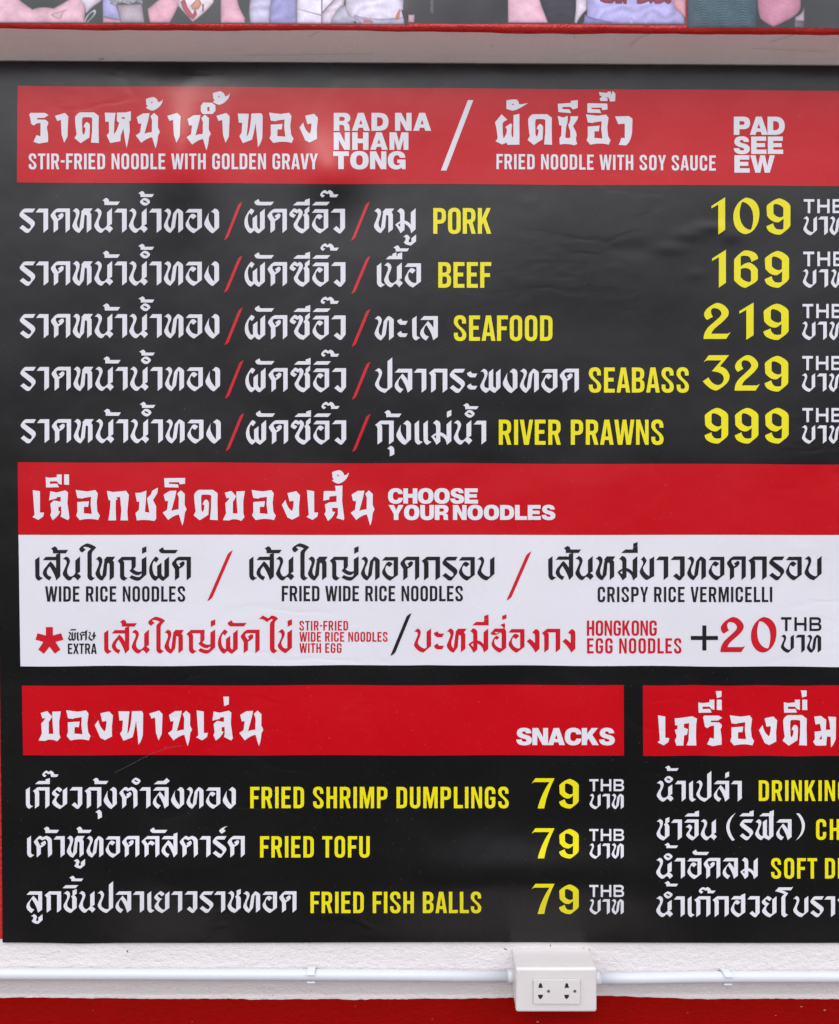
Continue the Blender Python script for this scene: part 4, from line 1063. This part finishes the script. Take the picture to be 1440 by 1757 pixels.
def clip(label, x, yc, lean):
    c = P(x, yc, PD)
    e = empty('pipe_clip', c, label, 'pipe clip', 'clips holding the conduit')
    w = 0.0056
    def strap(t0, t1, r0, r1, n=10, lean_=0.0):
        vv, ff = [], []
        for i in range(n + 1):
            t = t0 + (t1 - t0) * i / n
            for s_, r_ in ((-1, r0), (1, r0), (1, r1), (-1, r1)):
                sh = lean_ * (i / n)
                vv.append((c.x + s_ * w + sh, c.y - r_ * math.cos(t), c.z + r_ * math.sin(t)))
            if i:
                for k in range(4):
                    a0, b0 = 4 * (i - 1) + k, 4 * (i - 1) + (k + 1) % 4
                    ff.append((a0, b0, b0 + 4, a0 + 4))
        ff.append((3, 2, 1, 0)); ff.append((4 * n, 4 * n + 1, 4 * n + 2, 4 * n + 3))
        return vv, ff
    v, f = strap(math.radians(24), math.radians(150), PR + 0.0009, PR + 0.0030, 14, lean)
    obj('upper_jaw', v, f, PVC, e)
    v, f = strap(math.radians(-62), math.radians(-130), PR + 0.0007, PR + 0.0028)
    obj('lower_jaw', v, f, PVC, e)
    v, f = slab(c.x - w, c.x + w, c.y + PR - 0.0006, WALL_Y - 0.0004 if WALL_Y > c.y + PR else c.y + PR + 0.0004, c.z - 0.0095, c.z + 0.0095)
    return e
clip('small white clip gripping the long conduit left of the socket', 534.5, 1672.6, 0.0008)
clip('small slanting white clip gripping the conduit right of the socket', 1247.5, 1676, -0.006)

BD = 0.050           # socket box depth
box = empty('socket_box', P(955, 1737, BD / 2), 'white surface mounted double socket box under the menu, its film wrinkled', 'socket')
def rounded_box(x0, x1, z0, z1, yb, yf, r=0.004, seg=4, taper=0.0):
    """front corners and front edge rounded; profile rings from wall to front"""
    def ring(y, inset, rad):
        pts_ = []
        for cx_, cz_, a0 in ((x1 - inset - rad, z1 - inset - rad, 0), (x0 + inset + rad, z1 - inset - rad, 90), (x0 + inset + rad, z0 + inset + rad, 180), (x1 - inset - rad, z0 + inset + rad, 270)):
            for k in range(seg + 1):
                t = math.radians(a0 + 90 * k / seg)
                pts_.append((cx_ + rad * math.cos(t), y, cz_ + rad * math.sin(t)))
        return pts_
    rings = [ring(yb, 0, 0.003)]
    for k in range(seg + 1):
        t = math.pi / 2 * k / seg
        rings.append(ring(yf + r - r * math.sin(t), r * (1 - math.cos(t)), 0.003))
    vv = [p for q in rings for p in q]
    n = len(rings[0]); ff = []
    for j in range(len(rings) - 1):
        for i in range(n):
            ff.append((j * n + i, j * n + (i + 1) % n, (j + 1) * n + (i + 1) % n, (j + 1) * n + i))
    ff.append(tuple((len(rings) - 1) * n + i for i in range(n)))
    ff = [tuple(reversed(t)) for t in ff]
    return vv, ff
fa, fb = P(886, 1662, BD), P(1024.2, 1737.3, BD)
v, f = rounded_box(fa.x, fb.x, fb.z, fa.z, LOW_Y - 0.0004, -BD + 0.0105, 0.0012)
obj('back_box', v, f, BOXM, box)
v, f = rounded_box(fa.x - 0.0004, fb.x + 0.0004, fb.z - 0.0004, fa.z + 0.0004, -BD + 0.0101, -BD, 0.0038, 5)
obj('face_plate', v, f, BOXM, box)
ia, ib = P(915.3, 1680.3, BD), P(995.2, 1721, BD)
# insert with real openings: a plate whose face is cut round every slot
def holes_for(cx_):
    hs = [
      [(-3.0, 1691.4), (-1.9, 1687.0), (-0.6, 1685.6), (0.6, 1685.6), (1.9, 1687.0), (3.0, 1691.4), (3.6, 1694.8), (-3.6, 1694.8)],
      [(-4.0, 1705.4), (4.0, 1705.4), (3.4, 1709.2), (1.8, 1712.8), (0, 1713.8), (-1.8, 1712.8), (-3.4, 1709.2)]]
    out = [[(cx_ + x * 1.12, y) for x, y in h] for h in hs]
    out.append([(cx_ + 13.9 + 2.9 * math.cos(a_ * math.pi / 7), 1700.0 + 3.1 * math.sin(a_ * math.pi / 7)) for a_ in range(14)])
    return out
cuts = holes_for(927.3) + holes_for(972.3)
outer = [(915.3, 1680.3), (995.2, 1680.3), (995.2, 1721), (915.3, 1721)]
yi = -BD - 0.0022
v2, f2 = triangulate([[(p[0], -p[1]) for p in outer]], [[(p[0], -p[1]) for p in c] for c in cuts])
vv = [(P(x, -y, BD).x, yi, P(x, -y, BD).z) for x, y in v2]
ff = list(f2)
def wall_ring(poly_, y0, y1):
    o = len(vv); n = len(poly_)
    for x, y in poly_:
        p = P(x, y, BD); vv.append((p.x, y0, p.z)); vv.append((p.x, y1, p.z))
    for i in range(n):
        j = (i + 1) % n
        ff.append((o + 2 * i, o + 2 * j, o + 2 * j + 1, o + 2 * i + 1))
wall_ring(outer, yi, -BD + 0.0002)
for c in cuts: wall_ring(c, yi, yi + 0.00158)
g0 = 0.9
gv, gf = [], []  # flat grey strips on the plate: shade round the insert painted as colour
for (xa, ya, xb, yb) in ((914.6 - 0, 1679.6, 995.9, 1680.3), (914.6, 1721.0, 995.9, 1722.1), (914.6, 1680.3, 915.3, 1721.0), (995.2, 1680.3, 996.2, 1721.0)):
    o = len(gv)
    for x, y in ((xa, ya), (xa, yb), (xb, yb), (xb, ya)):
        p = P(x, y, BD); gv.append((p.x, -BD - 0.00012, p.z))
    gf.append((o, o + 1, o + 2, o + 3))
obj('painted_shade_line', gv, gf, plain('shade_line_grey', (0.30, 0.285, 0.285), 0.7), box)
ins = obj('socket_insert', vv, ff, BOXM, box)
for k, c in enumerate(cuts):
    ctr = (sum(p[0] for p in c) / len(c), sum(p[1] for p in c) / len(c))
    vv = []; p0 = None
    for x, y in c:
        p = P(x, y, BD); vv.append((p.x, yi + 0.0015, p.z))
    nm = 'earth_hole' if k % 3 == 2 else 'pin_slot'
    obj(nm, vv, [tuple(range(len(vv)))], BOXD if k % 3 != 2 else BRASS, ins, origin=Vector(vv[0]))
